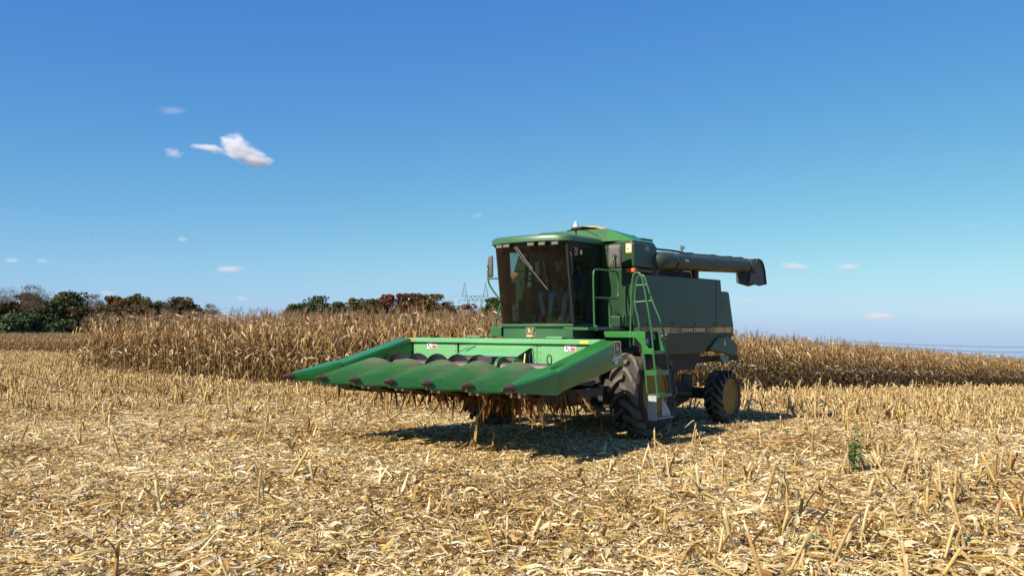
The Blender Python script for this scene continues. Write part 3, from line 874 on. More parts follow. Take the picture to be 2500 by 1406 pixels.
# ------------------------------------------------------------------ pylon and wires
steel = paint('pylon_steel', (.14, .15, .17), .6, .4, var=.1)
def pylon(px_, top, depth, hgt, wid, rz, label, thick=.13, detail=True):
    b = at(px_, top, depth); root = empty('power_pylon', None, (b.x, b.y, b.z - hgt), rz); tag(root, label, 'pylon', 'power pylons on the horizon')
    z1 = hgt - hgt * .2; z2 = hgt - hgt * .27; w = wid / 2
    arm = MB(); leg = MB()
    q = .45
    for s in (-1, 1):
        # peak over each end of the cross beam
        for (dx, dy) in ((-1, -q), (1, -q), (-1, q), (1, q)):
            arm.tube([(s * w + dx * 1.1, dy, z1), (s * w * .97, 0, hgt)], thick * .7, 4)
        for t in (.25, .5, .75):
            zz = z1 + (hgt - z1) * t; k = 1.1 * (1 - t)
            arm.tube([(s * w - k, 0, zz), (s * w + k * .7, 0, zz - .8)], thick * .45, 4)
        arm.tube([(s * w, 0, z1), (s * (w + 2.6), 0, z2 + .5), (s * w, 0, z2)], thick * .6, 4)
        # splayed legs of the portal
        for dy in (-.9, .9):
            leg.tube([(s * w * .72, dy * .3, z2), (s * w * .34, dy, hgt * .45), (s * w * .62, dy * 1.4, 0)], thick, 4)
        for t in range(7):
            za, zb = z2 * (1 - t / 7), z2 * (1 - (t + 1) / 7)
            leg.tube([(s * w * .55, -.8, za), (s * w * .5, .8, zb)], thick * .5, 4); leg.tube([(s * w * .55, .8, za), (s * w * .5, -.8, zb)], thick * .5, 4)
    for z in (z1, z2):
        for y in (-q, q): arm.tube([(-w - .8, y, z), (w + .8, y, z)], thick * .7, 4)
    nseg = 10
    for i in range(nseg):
        xa, xb = -w + 2 * w * i / nseg, -w + 2 * w * (i + 1) / nseg
        for y in (-q, q): arm.tube([(xa, y, z1 if i % 2 else z2), (xb, y, z2 if i % 2 else z1)], thick * .5, 4)
    arm.build('cross_arm', steel, root); leg.build('leg_lattice', steel, root)
    if detail:
        for x in (-w - 2.4, 0, w + 2.4):
            ins = MB(); ins.lathe([(0, .05), (.1, .16), (.3, .08), (.6, .18), (.9, .08), (1.2, .18), (1.6, .06)], (x, 0, z2 - (1.6 if x == 0 else 1.2)), (0, 0, 1), 8)
            ins.build('insulator', steel, root, 50)
    return root
pylon(1160, 690, 420, 31, 10.2, R(14), 'grey steel lattice pylon rising between trees left of the cab', .16)
pylon(578, 746, 1100, 26, 11, R(30), 'tiny far pylon over the left corn tops, left one of two', .22, False)
pylon(620, 748, 1250, 26, 11, R(30), 'tiny far pylon over the left corn tops, right one of two', .22, False)
def wire(name, pl, r, label):
    b = MB(); b.tube(smooth_path([at(*p) for p in pl], 2), r, 5); o = b.build(name, steel, None, 60); tag(o, label, 'power line', 'power lines'); return o
wire('power_line', [(1500, 792, 420), (1800, 815, 230), (1900, 823, 190), (2100, 835, 150), (2330, 845, 120), (2520, 848, 105), (2900, 844, 90), (3300, 836, 80)], .038, 'upper of the two dark wires over the right corn tops')
wire('power_line', [(1500, 800, 420), (1800, 822, 230), (1950, 834, 190), (2150, 846, 150), (2375, 858, 120), (2520, 861, 105), (2900, 858, 90), (3300, 852, 80)], .034, 'lower of the two dark wires over the right corn tops')
wire('power_line', [(1132, 716, 420), (1060, 742, 440), (900, 768, 600), (700, 760, 900), (578, 752, 1100)], .05, 'thin wire running left from the lattice pylon over the trees')
wire('power_line', [(540, 752, 1150), (600, 753, 1180), (660, 754, 1240)], .10, 'faint far wire between the two tiny pylons')

# a bird high at left
bd = MB(); bp_ = at(222, 571, 120)
bd.sphere((0, 0, 0), .07, 8, 6, 0, (2.2, .8, .7))
bd.add([(.05, .03, .02), (-.06, .03, .02), (-.08, .36, .10), (.02, .34, .10)], [(0, 1, 2, 3)]); bd.add([(.05, -.03, .02), (-.06, -.03, .02), (-.08, -.36, .10), (.02, -.34, .10)], [(3, 2, 1, 0)])
bo = bd.build('bird', paint('bird_dark', (.03, .03, .035), .8), None, 50); bo.location = bp_; bo.rotation_euler = (.3, 0, .6); bo.scale = (.55, .55, .55)
tag(bo, 'tiny dark bird flying in the empty sky at left', 'bird')

# ------------------------------------------------------------------ clouds (real volumes far away)
def cloud_material(name, lobes, dens):
    m = bpy.data.materials.new(name); m.use_nodes = True; nt = m.node_tree; L = nt.links
    for n_ in list(nt.nodes): nt.nodes.remove(n_)
    out = nd(nt, 'ShaderNodeOutputMaterial'); pv = nd(nt, 'ShaderNodeVolumePrincipled')
    pv.inputs['Color'].default_value = (1, 1, 1, 1); pv.inputs['Anisotropy'].default_value = 0.15
    tc = nd(nt, 'ShaderNodeTexCoord'); oi = nd(nt, 'ShaderNodeObjectInfo')
    prev = None
    for (lx, ly, lz, ax, ay, az, amp) in lobes:
        s = nd(nt, 'ShaderNodeVectorMath', operation='SUBTRACT'); s.inputs[1].default_value = (lx, ly, lz); L.new(tc.outputs['Object'], s.inputs[0])
        dv_ = nd(nt, 'ShaderNodeVectorMath', operation='DIVIDE'); dv_.inputs[1].default_value = (ax, ay, az); L.new(s.outputs[0], dv_.inputs[0])
        ln = nd(nt, 'ShaderNodeVectorMath', operation='LENGTH'); L.new(dv_.outputs[0], ln.inputs[0])
        f = nd(nt, 'ShaderNodeMath', operation='SUBTRACT'); f.inputs[0].default_value = amp; L.new(ln.outputs['Value'], f.inputs[1])
        if prev is None: prev = f.outputs[0]
        else:
            mx = nd(nt, 'ShaderNodeMath', operation='SMOOTH_MAX'); mx.inputs[2].default_value = .25; L.new(prev, mx.inputs[0]); L.new(f.outputs[0], mx.inputs[1]); prev = mx.outputs[0]
    nz_ = nd(nt, 'ShaderNodeTexNoise', noise_dimensions='4D', Scale=2.6, Detail=8.0, Roughness=.68); L.new(tc.outputs['Object'], nz_.inputs['Vector'])
    w = nd(nt, 'ShaderNodeMath', operation='MULTIPLY'); w.inputs[1].default_value = 50; L.new(oi.outputs['Random'], w.inputs[0]); L.new(w.outputs[0], nz_.inputs['W'])
    nb = nd(nt, 'ShaderNodeMath', operation='MULTIPLY_ADD'); nb.inputs[1].default_value = 2.3; nb.inputs[2].default_value = -1.32; L.new(nz_.outputs['Fac'], nb.inputs[0])
    sm = nd(nt, 'ShaderNodeMath', operation='ADD'); L.new(prev, sm.inputs[0]); L.new(nb.outputs[0], sm.inputs[1])
    dn = nd(nt, 'ShaderNodeMapRange'); dn.inputs['From Min'].default_value = 0; dn.inputs['From Max'].default_value = .6; dn.inputs['To Max'].default_value = dens
    L.new(sm.outputs[0], dn.inputs['Value']); L.new(dn.outputs[0], pv.inputs['Density']); L.new(pv.outputs[0], out.inputs['Volume'])
    return m
small_cl = cloud_material('cloud_small', [(0, 0, -.1, .95, .9, .9, 1.0)], .03)
faint_cl = cloud_material('cloud_faint', [(0, 0, -.1, .95, .9, .9, 1.0)], .008)
big_cl = cloud_material('cloud_big', [(.10, 0, .22, .36, .6, .60, 1.05), (.55, 0, -.42, .42, .6, .34, 1.0), (.28, 0, -.12, .46, .6, .42, 1.05), (-.50, 0, -.02, .46, .5, .24, .9), (.12, 0, .55, .14, .4, .38, 1.0), (-.14, 0, .48, .16, .4, .2, .8)], .06)
def cloud(px_, py_, wpx, hpx, mat, label, depth=2600, tilt=0.0, seed=0):
    b = MB(); b.sphere((0, 0, 0), 1.0, 16, 10); o = b.build('cloud', mat, None, 60)
    k = depth / 2200.0; o.location = at(px_, py_, depth); o.scale = (wpx * k / 2 * 1.15, wpx * k / 2.6, hpx * k / 2 * 1.2); o.rotation_euler = (0, tilt, 0)
    tag(o, label, 'cloud', 'small clouds in the blue sky')
cloud(566, 367, 205, 82, big_cl, 'largest white cloud, peaked, high at left', tilt=R(6))
cloud(424, 373, 52, 30, small_cl, 'small white puff just left of the largest cloud', tilt=R(12))
cloud(418, 269, 84, 22, faint_cl, 'faint wispy cloud above the largest cloud')
for (a, b_, w, h, m_) in [(446, 583, 34, 15, small_cl), (560, 656, 78, 22, small_cl), (590, 728, 34, 16, small_cl), (30, 635, 44, 14, small_cl), (103, 636, 34, 14, small_cl), (262, 714, 46, 13, small_cl), (1166, 525, 30, 14, small_cl), (1120, 518, 26, 9, faint_cl)]:
    cloud(a, b_, w, h, m_, 'tiny pale cloud low in the left half of the sky')
cloud(1940, 649, 86, 26, small_cl, 'pale flat cloud just right of the auger spout', tilt=R(5))
cloud(2072, 650, 76, 22, small_cl, 'pale flat cloud second right of the auger spout')
cloud(2146, 770, 96, 26, small_cl, 'flat white cloud low over the right corn')
cloud(1830, 732, 110, 20, faint_cl, 'faint cloud just right of the machine rear')
cloud(2376, 550, 42, 18, faint_cl, 'faint pink tinged cloud at the right, left one of two')
cloud(2468, 546, 38, 18, faint_cl, 'faint pink tinged cloud nearest the right edge')
# ------------------------------------------------------------------ the combine harvester (x forward, y to its left, z up; origin under the front axle)
DUSTC = (.36, .30, .20)
green = paint('green_paint', (.008, .10, .020), .38, .5, dust=DUSTC, dust_amt=.10, dust_scale=1.6, coat=.25, up_dust=.02)
bright = paint('green_shield', (.006, .150, .014), .34, .5, dust=DUSTC, dust_amt=.10, dust_scale=2.4, coat=.3, stretch=(.7, 5, 5))
faded = paint('green_faded', (.09, .34, .12), .36, .5, dust=(.42, .46, .32), dust_amt=.25, dust_scale=2.0, coat=.2)
body = paint('green_shade_dusty', (.004, .036, .012), .40, .4, dust=(.13, .15, .08), dust_amt=.17, dust_scale=2.2, var=.1, up_dust=.1, stretch=(1.6, 1.6, .35))  # dusty panel green, base darkened to stand in for shade on the sides
olive = paint('green_olive', (.035, .06, .022), .55, .3, dust=(.16, .14, .07), dust_amt=.45, dust_scale=1.4)
cabg = paint('green_cab', (.012, .095, .030), .36, .5, dust=(.24, .25, .14), dust_amt=.22, dust_scale=1.5, coat=.2, up_dust=.12)
snout_m = paint('green_poly', (.010, .135, .020), .40, .45, dust=(.22, .19, .10), dust_amt=.24, dust_scale=2.5, bump=.05, bump_scale=200, grad=('X', 3.95, 3.1, 1.3), stretch=(.7, 6, 6))
black = paint('black_trim', (.008, .008, .009), .5, .35, dust=(.10, .09, .07), dust_amt=.10)
grime = paint('grimy_metal', (.020, .020, .018), .7, .35, dust=(.14, .11, .07), dust_amt=.4)
steelw = paint('worn_steel', (.24, .19, .17), .38, .5, metal=.75, dust=(.20, .12, .07), dust_amt=.5, dust_scale=5)
flight = paint('flighting', (.07, .06, .07), .40, .5, metal=.5, dust=(.14, .10, .07), dust_amt=.4, dust_scale=4)
rubber = paint('tyre_rubber', (.022, .021, .020), .88, .2, dust=(.13, .11, .085), dust_amt=.55, dust_scale=3.0, bump=.25, bump_scale=40)
tip_m = paint('black_tip', (.022, .02, .024), .45, .4, dust=(.25, .14, .08), dust_amt=.35, dust_scale=8)
yellow = paint('rim_yellow', (.34, .20, .010), .55, .3, dust=(.10, .08, .04), dust_amt=.6, dust_scale=3)  # grimy yellow, base darkened to stand in for shade inside the wheel
grey_sh = paint('mirror_shell', (.07, .065, .065), .55, .4, dust=(.25, .21, .17), dust_amt=.35)
auger_m = paint('auger_dark', (.010, .030, .014), .42, .4, dust=(.12, .115, .09), dust_amt=.25, dust_scale=1.6, up_dust=.22)
alum = paint('guard_grey', (.36, .36, .38), .5, .5, dust=(.3, .26, .2), dust_amt=.3)
amber = paint('amber_lens', (.62, .13, .03), .35, .5)
red_l = paint('red_reflector', (.35, .03, .02), .35, .5)
tan_m = paint('stripe_tan', (.62, .43, .13), .5, .4, dust=(.22, .20, .13), dust_amt=.3, var=.06)
band_m = paint('stripe_dark', (.045, .05, .036), .5, .4, dust=(.22, .20, .13), dust_amt=.2)
white_m = paint('label_white', (.72, .72, .68), .5, .4)
ink_m = paint('label_ink', (.05, .05, .055), .6, .3)
pink_m = paint('label_red', (.55, .16, .12), .5, .4)
gold_m = paint('emblem_gold', (.80, .68, .36), .5, .4)
brown_m = paint('emblem_brown', (.17, .115, .05), .5, .4)
yel_l = paint('label_yellow', (.80, .48, .05), .5, .4)
lens_m = paint('lamp_lens', (.17, .14, .09), .25, .4)

def glass_mat(name, tint, gloss=.10):
    m = bpy.data.materials.new(name); m.use_nodes = True; nt = m.node_tree; L = nt.links
    for n_ in list(nt.nodes): nt.nodes.remove(n_)
    out = nd(nt, 'ShaderNodeOutputMaterial'); tr = nd(nt, 'ShaderNodeBsdfTransparent'); gl = nd(nt, 'ShaderNodeBsdfGlossy', Roughness=.03)
    df = nd(nt, 'ShaderNodeBsdfDiffuse'); df.inputs['Color'].default_value = (.13, .125, .09, 1)
    tr.inputs['Color'].default_value = (*tint, 1)
    tc = nd(nt, 'ShaderNodeTexCoord'); nz_ = nd(nt, 'ShaderNodeTexNoise', Scale=3.0, Detail=5.0); L.new(tc.outputs['Object'], nz_.inputs['Vector'])
    mr = nd(nt, 'ShaderNodeMapRange'); mr.inputs['From Min'].default_value = .3; mr.inputs['From Max'].default_value = .8; mr.inputs['To Min'].default_value = .02; mr.inputs['To Max'].default_value = gloss
    L.new(nz_.outputs['Fac'], mr.inputs['Value'])
    m1 = nd(nt, 'ShaderNodeMixShader'); L.new(mr.outputs[0], m1.inputs[0]); L.new(tr.outputs[0], m1.inputs[1]); L.new(df.outputs[0], m1.inputs[2])     # dust film
    fr = nd(nt, 'ShaderNodeFresnel', IOR=1.45); m2 = nd(nt, 'ShaderNodeMixShader'); L.new(fr.outputs[0], m2.inputs[0]); L.new(m1.outputs[0], m2.inputs[1]); L.new(gl.outputs[0], m2.inputs[2])
    L.new(m2.outputs[0], out.inputs['Surface']); return m
glass = glass_mat('cab_glass', (.52, .60, .56), .035); dark_glass = glass_mat('door_glass', (.38, .42, .42), .06)

COMB = empty('combine_harvester', None, (.968, 16.965, 0), -2.233)
tag(COMB, 'large green combine harvester with a corn head, standing in the harvested field', 'combine harvester')

FRONT = Matrix(((0, 0, 1), (1, 0, 0), (0, 1, 0))).to_4x4()      # text/decal plane facing forward: x->+v, y->+z
LEFT = Matrix(((-1, 0, 0), (0, 0, 1), (0, 1, 0))).to_4x4()      # facing the machine's left: x->-u, y->+z
def text(body_, w, h, M, loc, mat, parent, name='lettering'):
    cu = bpy.data.curves.new(name, 'FONT'); cu.body = body_; cu.align_x = 'CENTER'; cu.align_y = 'CENTER'; cu.extrude = .0008; cu.offset = .018
    cu.materials.append(mat)
    o = bpy.data.objects.new(name, cu); COL.objects.link(o); bpy.context.view_layer.update()
    d = o.dimensions.copy()
    me = bpy.data.meshes.new_from_object(o.evaluated_get(bpy.context.evaluated_depsgraph_get())); bpy.data.objects.remove(o, do_unlink=True)
    me.name = name; o = bpy.data.objects.new(name, me); COL.objects.link(o); o.parent = parent
    o.matrix_local = Matrix.Translation(loc) @ M @ Matrix.Diagonal((w / max(d.x, .01), h / max(d.y, .01), 1, 1))
    return o
def decal(name, M, loc, layers, mats, parent):
    """flat sticker: layers of polygons (list of 2-D points, material index), each a hair above the one below"""
    b = MB(); T = Matrix.Translation(loc) @ M
    for i, (poly, mi) in enumerate(layers):
        b.add([T @ Vector((p[0], p[1], .0015 * (i + 1))) for p in poly], [tuple(range(len(poly)))], mi)
    return b.build(name, mats, parent, recalc=False)
def rect(x0, y0, x1, y1): return [(x0, y0), (x1, y0), (x1, y1), (x0, y1)]
def rrect(w, h, r, n=4):
    out = []
    for cx_, cy_, a in ((w - r, h - r, 0), (-w + r, h - r, 90), (-w + r, -h + r, 180), (w - r, -h + r, 270)):
        out += [(cx_ + r * math.cos(R(a + 90 * k / n)), cy_ + r * math.sin(R(a + 90 * k / n))) for k in range(n + 1)]
    return out
DEER = [(-.62, -.32), (-.30, -.12), (-.26, .10), (-.34, .42), (-.50, .50), (-.44, .60), (-.30, .62), (-.20, .80), (-.16, .60), (-.02, .74), (-.10, .50), (-.14, .22), (.10, .16), (.30, .18), (.36, .06), (.34, -.10), (.62, -.42), (.50, -.36), (.24, -.14), (-.02, -.10), (-.20, -.16), (-.44, -.36)]

# ---------------- corn head
HEAD = empty('corn_head', COMB)
# dividers between the rows
SEC = [(4.50, .055, 1.245, 1.135), (4.30, .115, 1.296, 1.105), (4.0, .20, 1.37, 1.09), (3.7, .285, 1.44, 1.095), (3.52, .318, 1.478, 1.11), (3.40, .330, 1.490, 1.12), (3.28, .332, 1.478, 1.14), (3.12, .322, 1.435, 1.16), (2.95, .30, 1.37, 1.18), (2.82, .27, 1.31, 1.20)]
def arch(u, vc, hw, zt, zb, n=14):
    out = []
    for i in range(n + 1):
        a = math.pi * i / n; c, s = math.cos(a), math.sin(a)
        out.append((u, vc + hw * c, zb + (zt - zb) * (1 - abs(c) ** 1.7)))
    return out
for k in range(1, 6):
    vc = -2.286 + .762 * k
    b = MB(); rings = []
    for (u, hw, zt, zb) in SEC:
        r_ = arch(u, vc, hw, zt, zb); r_ += [(u, vc - hw * .96, zb - .03), (u, vc + hw * .96, zb - .03)]
        rings.append(r_)
    b.loft(rings); b.build('divider_snout', snout_m, HEAD, 40)
    t = MB(); rr = [[(u, vc + (hw * math.cos(2 * math.pi * i / 14)), zc + hz * math.sin(2 * math.pi * i / 14)) for i in range(14)] for (u, hw, zc, hz) in ((4.66, .008, 1.203, .006), (4.63, .026, 1.20, .022), (4.57, .050, 1.196, .044), (4.49, .066, 1.188, .062), (4.485, .05, 1.188, .05))]
    t.loft(rr); t.build('snout_tip', tip_m, HEAD, 50)
    for sgn in (-1, 1):
        bo_ = MB(); bo_.lathe([(0, .008), (.006, .006)], (4.36, vc + sgn * .055, 1.272), (0, sgn * .4, 1), 8); bo_.build('bolt', tip_m, HEAD)
# end shields
def shield(s):
    def sec(u, vo, vi, zto, zti, zb, lip=.0):
        return [(u, s * vo, zb), (u, s * vo, zto - .03), (u, s * (vo - .02), zto), (u, s * (vo * .5 + vi * .5), (zto + zti) / 2 + lip), (u, s * (vi + .02), zti), (u, s * vi, zti - .05), (u, s * (vi + .01), zb)]
    f = MB()
    f.loft([sec(4.52, 2.335, 2.235, 1.25, 1.245, 1.135), sec(4.3, 2.37, 2.18, 1.285, 1.28, 1.11, .01), sec(4.0, 2.40, 2.10, 1.33, 1.335, 1.08, .018), sec(3.8, 2.415, 2.04, 1.37, 1.385, 1.06, .022), sec(3.66, 2.42, 2.02, 1.40, 1.41, 1.045, .022)])
    f.build('shield_snout', bright, HEAD, 30)
    t = MB(); rr = [[(u, s * (vc + hw * math.cos(2 * math.pi * i / 12)), zc + hz * math.sin(2 * math.pi * i / 12)) for i in range(12)] for (u, vc, hw, zc, hz) in ((4.70, 2.286, .008, 1.20, .006), (4.66, 2.286, .03, 1.198, .025), (4.58, 2.286, .052, 1.195, .05), (4.50, 2.286, .062, 1.19, .065))]
    t.loft(rr); t.build('snout_tip', tip_m, HEAD, 50)
    b = MB()
    b.loft([sec(3.655, 2.398, 2.06, 1.375, 1.385, 1.065, .012), sec(3.4, 2.40, 2.05, 1.435, 1.44, 1.115, .006), sec(2.6, 2.405, 2.045, 1.632, 1.635, 1.265), sec(1.99, 2.405, 2.04, 1.785, 1.79, 1.385), sec(1.93, 2.40, 2.045, 1.775, 1.785, 1.392), sec(1.80, 2.395, 2.06, 1.44, 1.50, 1.405)])
    b.build('end_shield', bright, HEAD, 30, bevel=.012)
    # shadow slot pressed in the upper edge
    sl = MB(); sl.add([(3.62, s * 2.29, 1.412), (3.28, s * 2.29, 1.492), (3.28, s * 2.275, 1.496), (3.60, s * 2.25, 1.420)], [(0, 1, 2, 3)]); sl.build('shield_slot', black, HEAD, recalc=False)
    br = MB(); br.tube([(3.55, s * 2.34, 1.06), (2.9, s * 2.2, 1.22)], .018, 8); br.build('shield_brace', alum, HEAD, 60)
shield(1); shield(-1)
# back sheet, top beam, ribs
b = MB(); b.box(1.88, 1.92, -2.12, 2.10, 1.40, 1.725); b.build('back_sheet', faded, HEAD, bevel=.004)
b = MB(); b.box(1.87, 1.915, -2.05, 2.0, .98, 1.40); b.build('lower_back', grime, HEAD, bevel=.004)
b = MB(); b.prism([(1.80, 1.722), (1.985, 1.722), (1.985, 1.79), (1.955, 1.802), (1.80, 1.802)], 'y', -2.16, 2.06); b.build('top_beam', faded, HEAD, bevel=.008)
for v0, v1 in ((-2.02, -.955), (-.905, .80), (.84, 1.98)):
    p_ = MB(); p_.box(1.921, 1.934, v0, v1, 1.32, 1.708); p_.build('back_panel', faded, HEAD, bevel=.005)
g_ = MB(); g_.box(1.922, 1.927, -.948, -.912, 1.1, 1.715); g_.build('panel_gap', black, HEAD)
for v in (-1.98, -.99, -.87, .76, .88, 1.9):
    for z in (1.68, 1.58, 1.46):
        q = MB(); q.lathe([(0, .008), (.006, .0075), (.008, .004)], (1.934, v, z), (1, 0, 0), 8); q.build('rivet', grime, HEAD)
# hood over the feeder mouth, and the mouth
h_ = MB(); h_.prism([(1.935, 1.645), (1.975, 1.64), (2.16, 1.575), (2.30, 1.52), (2.29, 1.505), (2.15, 1.555), (1.935, 1.615)], 'y', -.66, .68); h_.build('feeder_hood', faded, HEAD, bevel=.004)
for v in (-.68, .685):
    e_ = MB(); e_.prism([(1.936, 1.65), (2.0, 1.64), (2.31, 1.522), (2.30, 1.42), (1.936, 1.30)], 'y', v, v + .012); e_.build('hood_end', faded if v < 0 else grime, HEAD)
m_ = MB(); m_.box(1.936, 1.945, -.66, .68, 1.14, 1.60); m_.build('feeder_mouth', black, HEAD)
l_ = MB(); l_.box(2.27, 2.292, -.55, .62, 1.44, 1.50); l_.build('hood_lip', steelw, HEAD)
for a_, c_ in (((1.94, -.52, 1.66), (2.29, -.56, 1.50)), ((1.94, .72, 1.64), (2.05, .74, 1.30))):
    r2 = MB(); r2.tube([a_, (a_[0] + .1, (a_[1] + c_[1]) / 2, (a_[2] + c_[2]) / 2 + .06), c_], .007, 6); r2.build('hose', black, HEAD, 60)
yr = MB(); yr.tube([(2.12, .70, 1.56), (2.22, .74, 1.30)], .014, 8); yr.build('gauge_rod', paint('straw_yellow', (.72, .56, .20), .6), HEAD, 60)
# trough floor and cross auger
fl = MB(); fl.add([(1.93, -2.05, 1.16), (1.93, 2.05, 1.16), (2.2, 2.05, 1.09), (2.2, -2.05, 1.09), (2.75, 2.05, 1.14), (2.75, -2.05, 1.14), (2.95, 2.05, 1.22), (2.95, -2.05, 1.22), (3.0, 2.05, 1.06), (3.0, -2.05, 1.06)], [(0, 1, 2, 3), (3, 2, 4, 5), (5, 4, 6, 7), (7, 6, 8, 9)]); fl.build('auger_trough', grime, HEAD, recalc=False)
AX, AZ = 2.45, 1.325
at_ = MB(); at_.lathe([(-2.06, .10), (2.06, .10)], (AX, 0, AZ), (0, 1, 0), 24); at_.build('auger_tube', steelw, HEAD, 40)
def flighting(v0, v1, pitch, ph, hand):
    b_ = MB(); n_ = int(abs(v1 - v0) / pitch * 28); o_ = []; rim = []
    for i in range(n_ + 1):
        t_ = i / n_; v = v0 + (v1 - v0) * t_; a_ = ph + hand * 2 * math.pi * (v1 - v0) * t_ / pitch
        ca, sa = math.cos(a_), math.sin(a_)
        for dv_ in (-.004, .004):
            o_ += [(AX + .098 * ca, v + dv_, AZ + .098 * sa), (AX + .215 * ca, v + dv_, AZ + .215 * sa)]
    f_ = []
    for i in range(n_):
        a0 = i * 4; b0 = a0 + 4
        f_ += [(a0, a0 + 1, b0 + 1, b0), (a0 + 2, b0 + 2, b0 + 3, a0 + 3), (a0 + 1, a0 + 3, b0 + 3, b0 + 1)]
    b_.add(o_, f_); b_.build('auger_flight', flight, HEAD, 60)
flighting(-2.04, .02, .47, R(90) + 2 * math.pi * (-2.04 + 1.43) / .47 * 1, 1)
flighting(2.04, 1.52, .47, 0, -1)
for v, rr_, w_ in ((.47, .19, .03), (.79, .17, .02)):
    d_ = MB(); d_.lathe([(v - w_, rr_), (v + w_, rr_)], (AX, 0, AZ), (0, 1, 0), 28); d_.build('auger_disc', green, HEAD, 40, bevel=.004)
pd = MB(); pd.box(AX - .02, AX + .20, .12, .42, AZ + .09, AZ + .19); pd.build('auger_paddle', flight, HEAD, bevel=.006)
rg = MB(); rg.tube([(AX + .05, 1.46 + .045 * math.cos(a_ / 12 * 6.283), AZ + .16 + .08 * math.sin(a_ / 12 * 6.283)) for a_ in range(13)], .010, 6); rg.build('lift_ring', black, HEAD, 60)
# row units under the snouts: gear case, stripper plates
for k in range(6):
    vc = -1.905 + .762 * k
    d_ = MB(); d_.box(2.75, 3.95, vc - .30, vc - .045, 1.055, 1.075); d_.box(2.75, 3.95, vc + .045, vc + .30, 1.055, 1.075); d_.build('deck_plate', grime, HEAD)
    c_ = MB(); c_.prism([(2.3, .88), (2.9, .86), (3.55, .93), (3.7, 1.0), (3.6, 1.05), (2.3, 1.05)], 'y', vc - .20, vc + .20); c_.build('row_unit', grime, HEAD, bevel=.015)
    for s in (-1, 1):
        r_ = MB(); r_.tube([(2.6, vc + s * .075, .985), (3.95, vc + s * .075, 1.03)], [.05, .025], 10); r_.build('stalk_roll', steelw, HEAD, 50)
        g2 = MB(); g2.tube([(3.0, vc + s * .11, 1.10), (4.1, vc + s * .11, 1.115)], .018, 6); g2.build('gathering_chain', grime, HEAD)
bt = MB(); bt.box(1.95, 2.35, -2.1, 2.1, .93, 1.06); bt.build('frame_beam', grime, HEAD, bevel=.01)
# stickers
def warn(v0, v1):
    w_ = v1 - v0; h2 = .105
    decal('warning_label', FRONT, (1.935, v0, 1.605), [(rect(-.008, -.008, w_ + .008, h2 + .006), 2), (rect(0, 0, w_ * .48, h2), 0), (rect(w_ * .50, 0, w_, h2), 3), (rect(w_ * .52, h2 * .72, w_ * .97, h2 * .93), 2)] +
          [(rect(w_ * .53, h2 * y0, w_ * .93, h2 * (y0 + .09)), 1) for y0 in (.10, .28, .46)] +
          [([(w_ * .10, h2 * .62), (w_ * .20, h2 * .80), (w_ * .24, h2 * .55), (w_ * .40, h2 * .30), (w_ * .36, h2 * .16), (w_ * .16, h2 * .46)], 1), ([(w_ * .28, h2 * .12), (w_ * .44, h2 * .12), (w_ * .44, h2 * .26)], 1)],
          [white_m, ink_m, pink_m, paint('label_pink', (.62, .50, .46), .5)], HEAD)
warn(-1.68, -1.43); warn(1.36, 1.59)
decal('yellow_label', FRONT, (1.986, 1.69, 1.735), [(rect(0, 0, .16, .05), 0)], [yel_l], HEAD)
decal('orange_reflector', FRONT, (1.986, -2.06, 1.742), [(rect(0, 0, .10, .04), 0)], [paint('reflector_orange', (.62, .17, .08), .4)], HEAD)
em = [([(x * 1.0, y * 1.0) for x, y in rrect(.104, .132, .03)], 0), (rrect(.084, .110, .026), 1), ([(.085 * x, .01 + .085 * y) for x, y in DEER], 0), (rect(-.07, -.098, .07, -.070), 2)]
decal('head_emblem', LEFT, (2.03, 2.409, 1.655), em, [gold_m, brown_m, paint('emblem_bar', (.36, .29, .12), .5)], HEAD)
text('643', .20, .062, LEFT, (2.07, 2.4085, 1.505), paint('numeral_grey', (.62, .74, .66), .5), HEAD, 'model_number')
decal('serial_label', LEFT, (2.14, 2.408, 1.43), [(rect(0, 0, .13, .06), 0), (rect(0, 0, .035, .06), 1)], [paint('label_silver', (.55, .58, .6), .4), paint('label_blue', (.12, .16, .25), .4)], HEAD)

# ---------------- feeder house
FH = empty('feeder_house', COMB)
b = MB(); b.prism([(1.90, 1.02), (1.90, 1.58), (.2, 2.0), (-.3, 1.95), (-.3, 1.25), (1.2, .86)], 'y', -.68, .68); b.build('housing', green, FH, bevel=.02)
cap = [(.32 - .02, .74), (.05, .72), (-.28, .75), (-.44, .82), (-.50, .93), (-.48, 1.04), (-.38, 1.11), (-.20, 1.13), (.12, 1.09), (.28, 1.05), (.36, .98), (.38, .87)]
b = MB(); b.prism([(u + .35, z + .04) for u, z in cap], 'y', .70, .80); b.build('chain_cover', olive, FH, bevel=.02)
for u in (.05, .60):
    q = MB(); q.tube([(u + .05 * math.cos(R(70 + 20 * i)), .803, .955 + .06 * math.sin(R(70 + 20 * i))) for i in range(11)], .008, 6); q.build('cover_bead', grime, FH)
q = MB(); q.tube([(.33 + .055 * math.cos(6.2832 * i / 20), .803, .965 + .10 * math.sin(6.2832 * i / 20) * (1.2)) for i in range(21)], .007, 6); q.build('cover_bead', grime, FH)
b = MB(); b.lathe([(.72, .17), (.82, .17), (.84, .13)], (1.25, 0, 1.0), (0, 1, 0), 24); b.build('drive_pulley', grime, FH, 40)
b = MB(); b.tube([(1.5, .86, 1.0), (1.6, 2.0, 1.02)], .035, 10); b.build('drive_shaft', grime, FH, 50)
for s in (-1, 1):
    b = MB(); b.tube([(.2, s * .82, .72), (.9, s * .82, .86)], .045, 10); b.tube([(.9, s * .82, .86), (1.5, s * .82, .98)], .025, 8); b.build('lift_cylinder', grime, FH, 50)

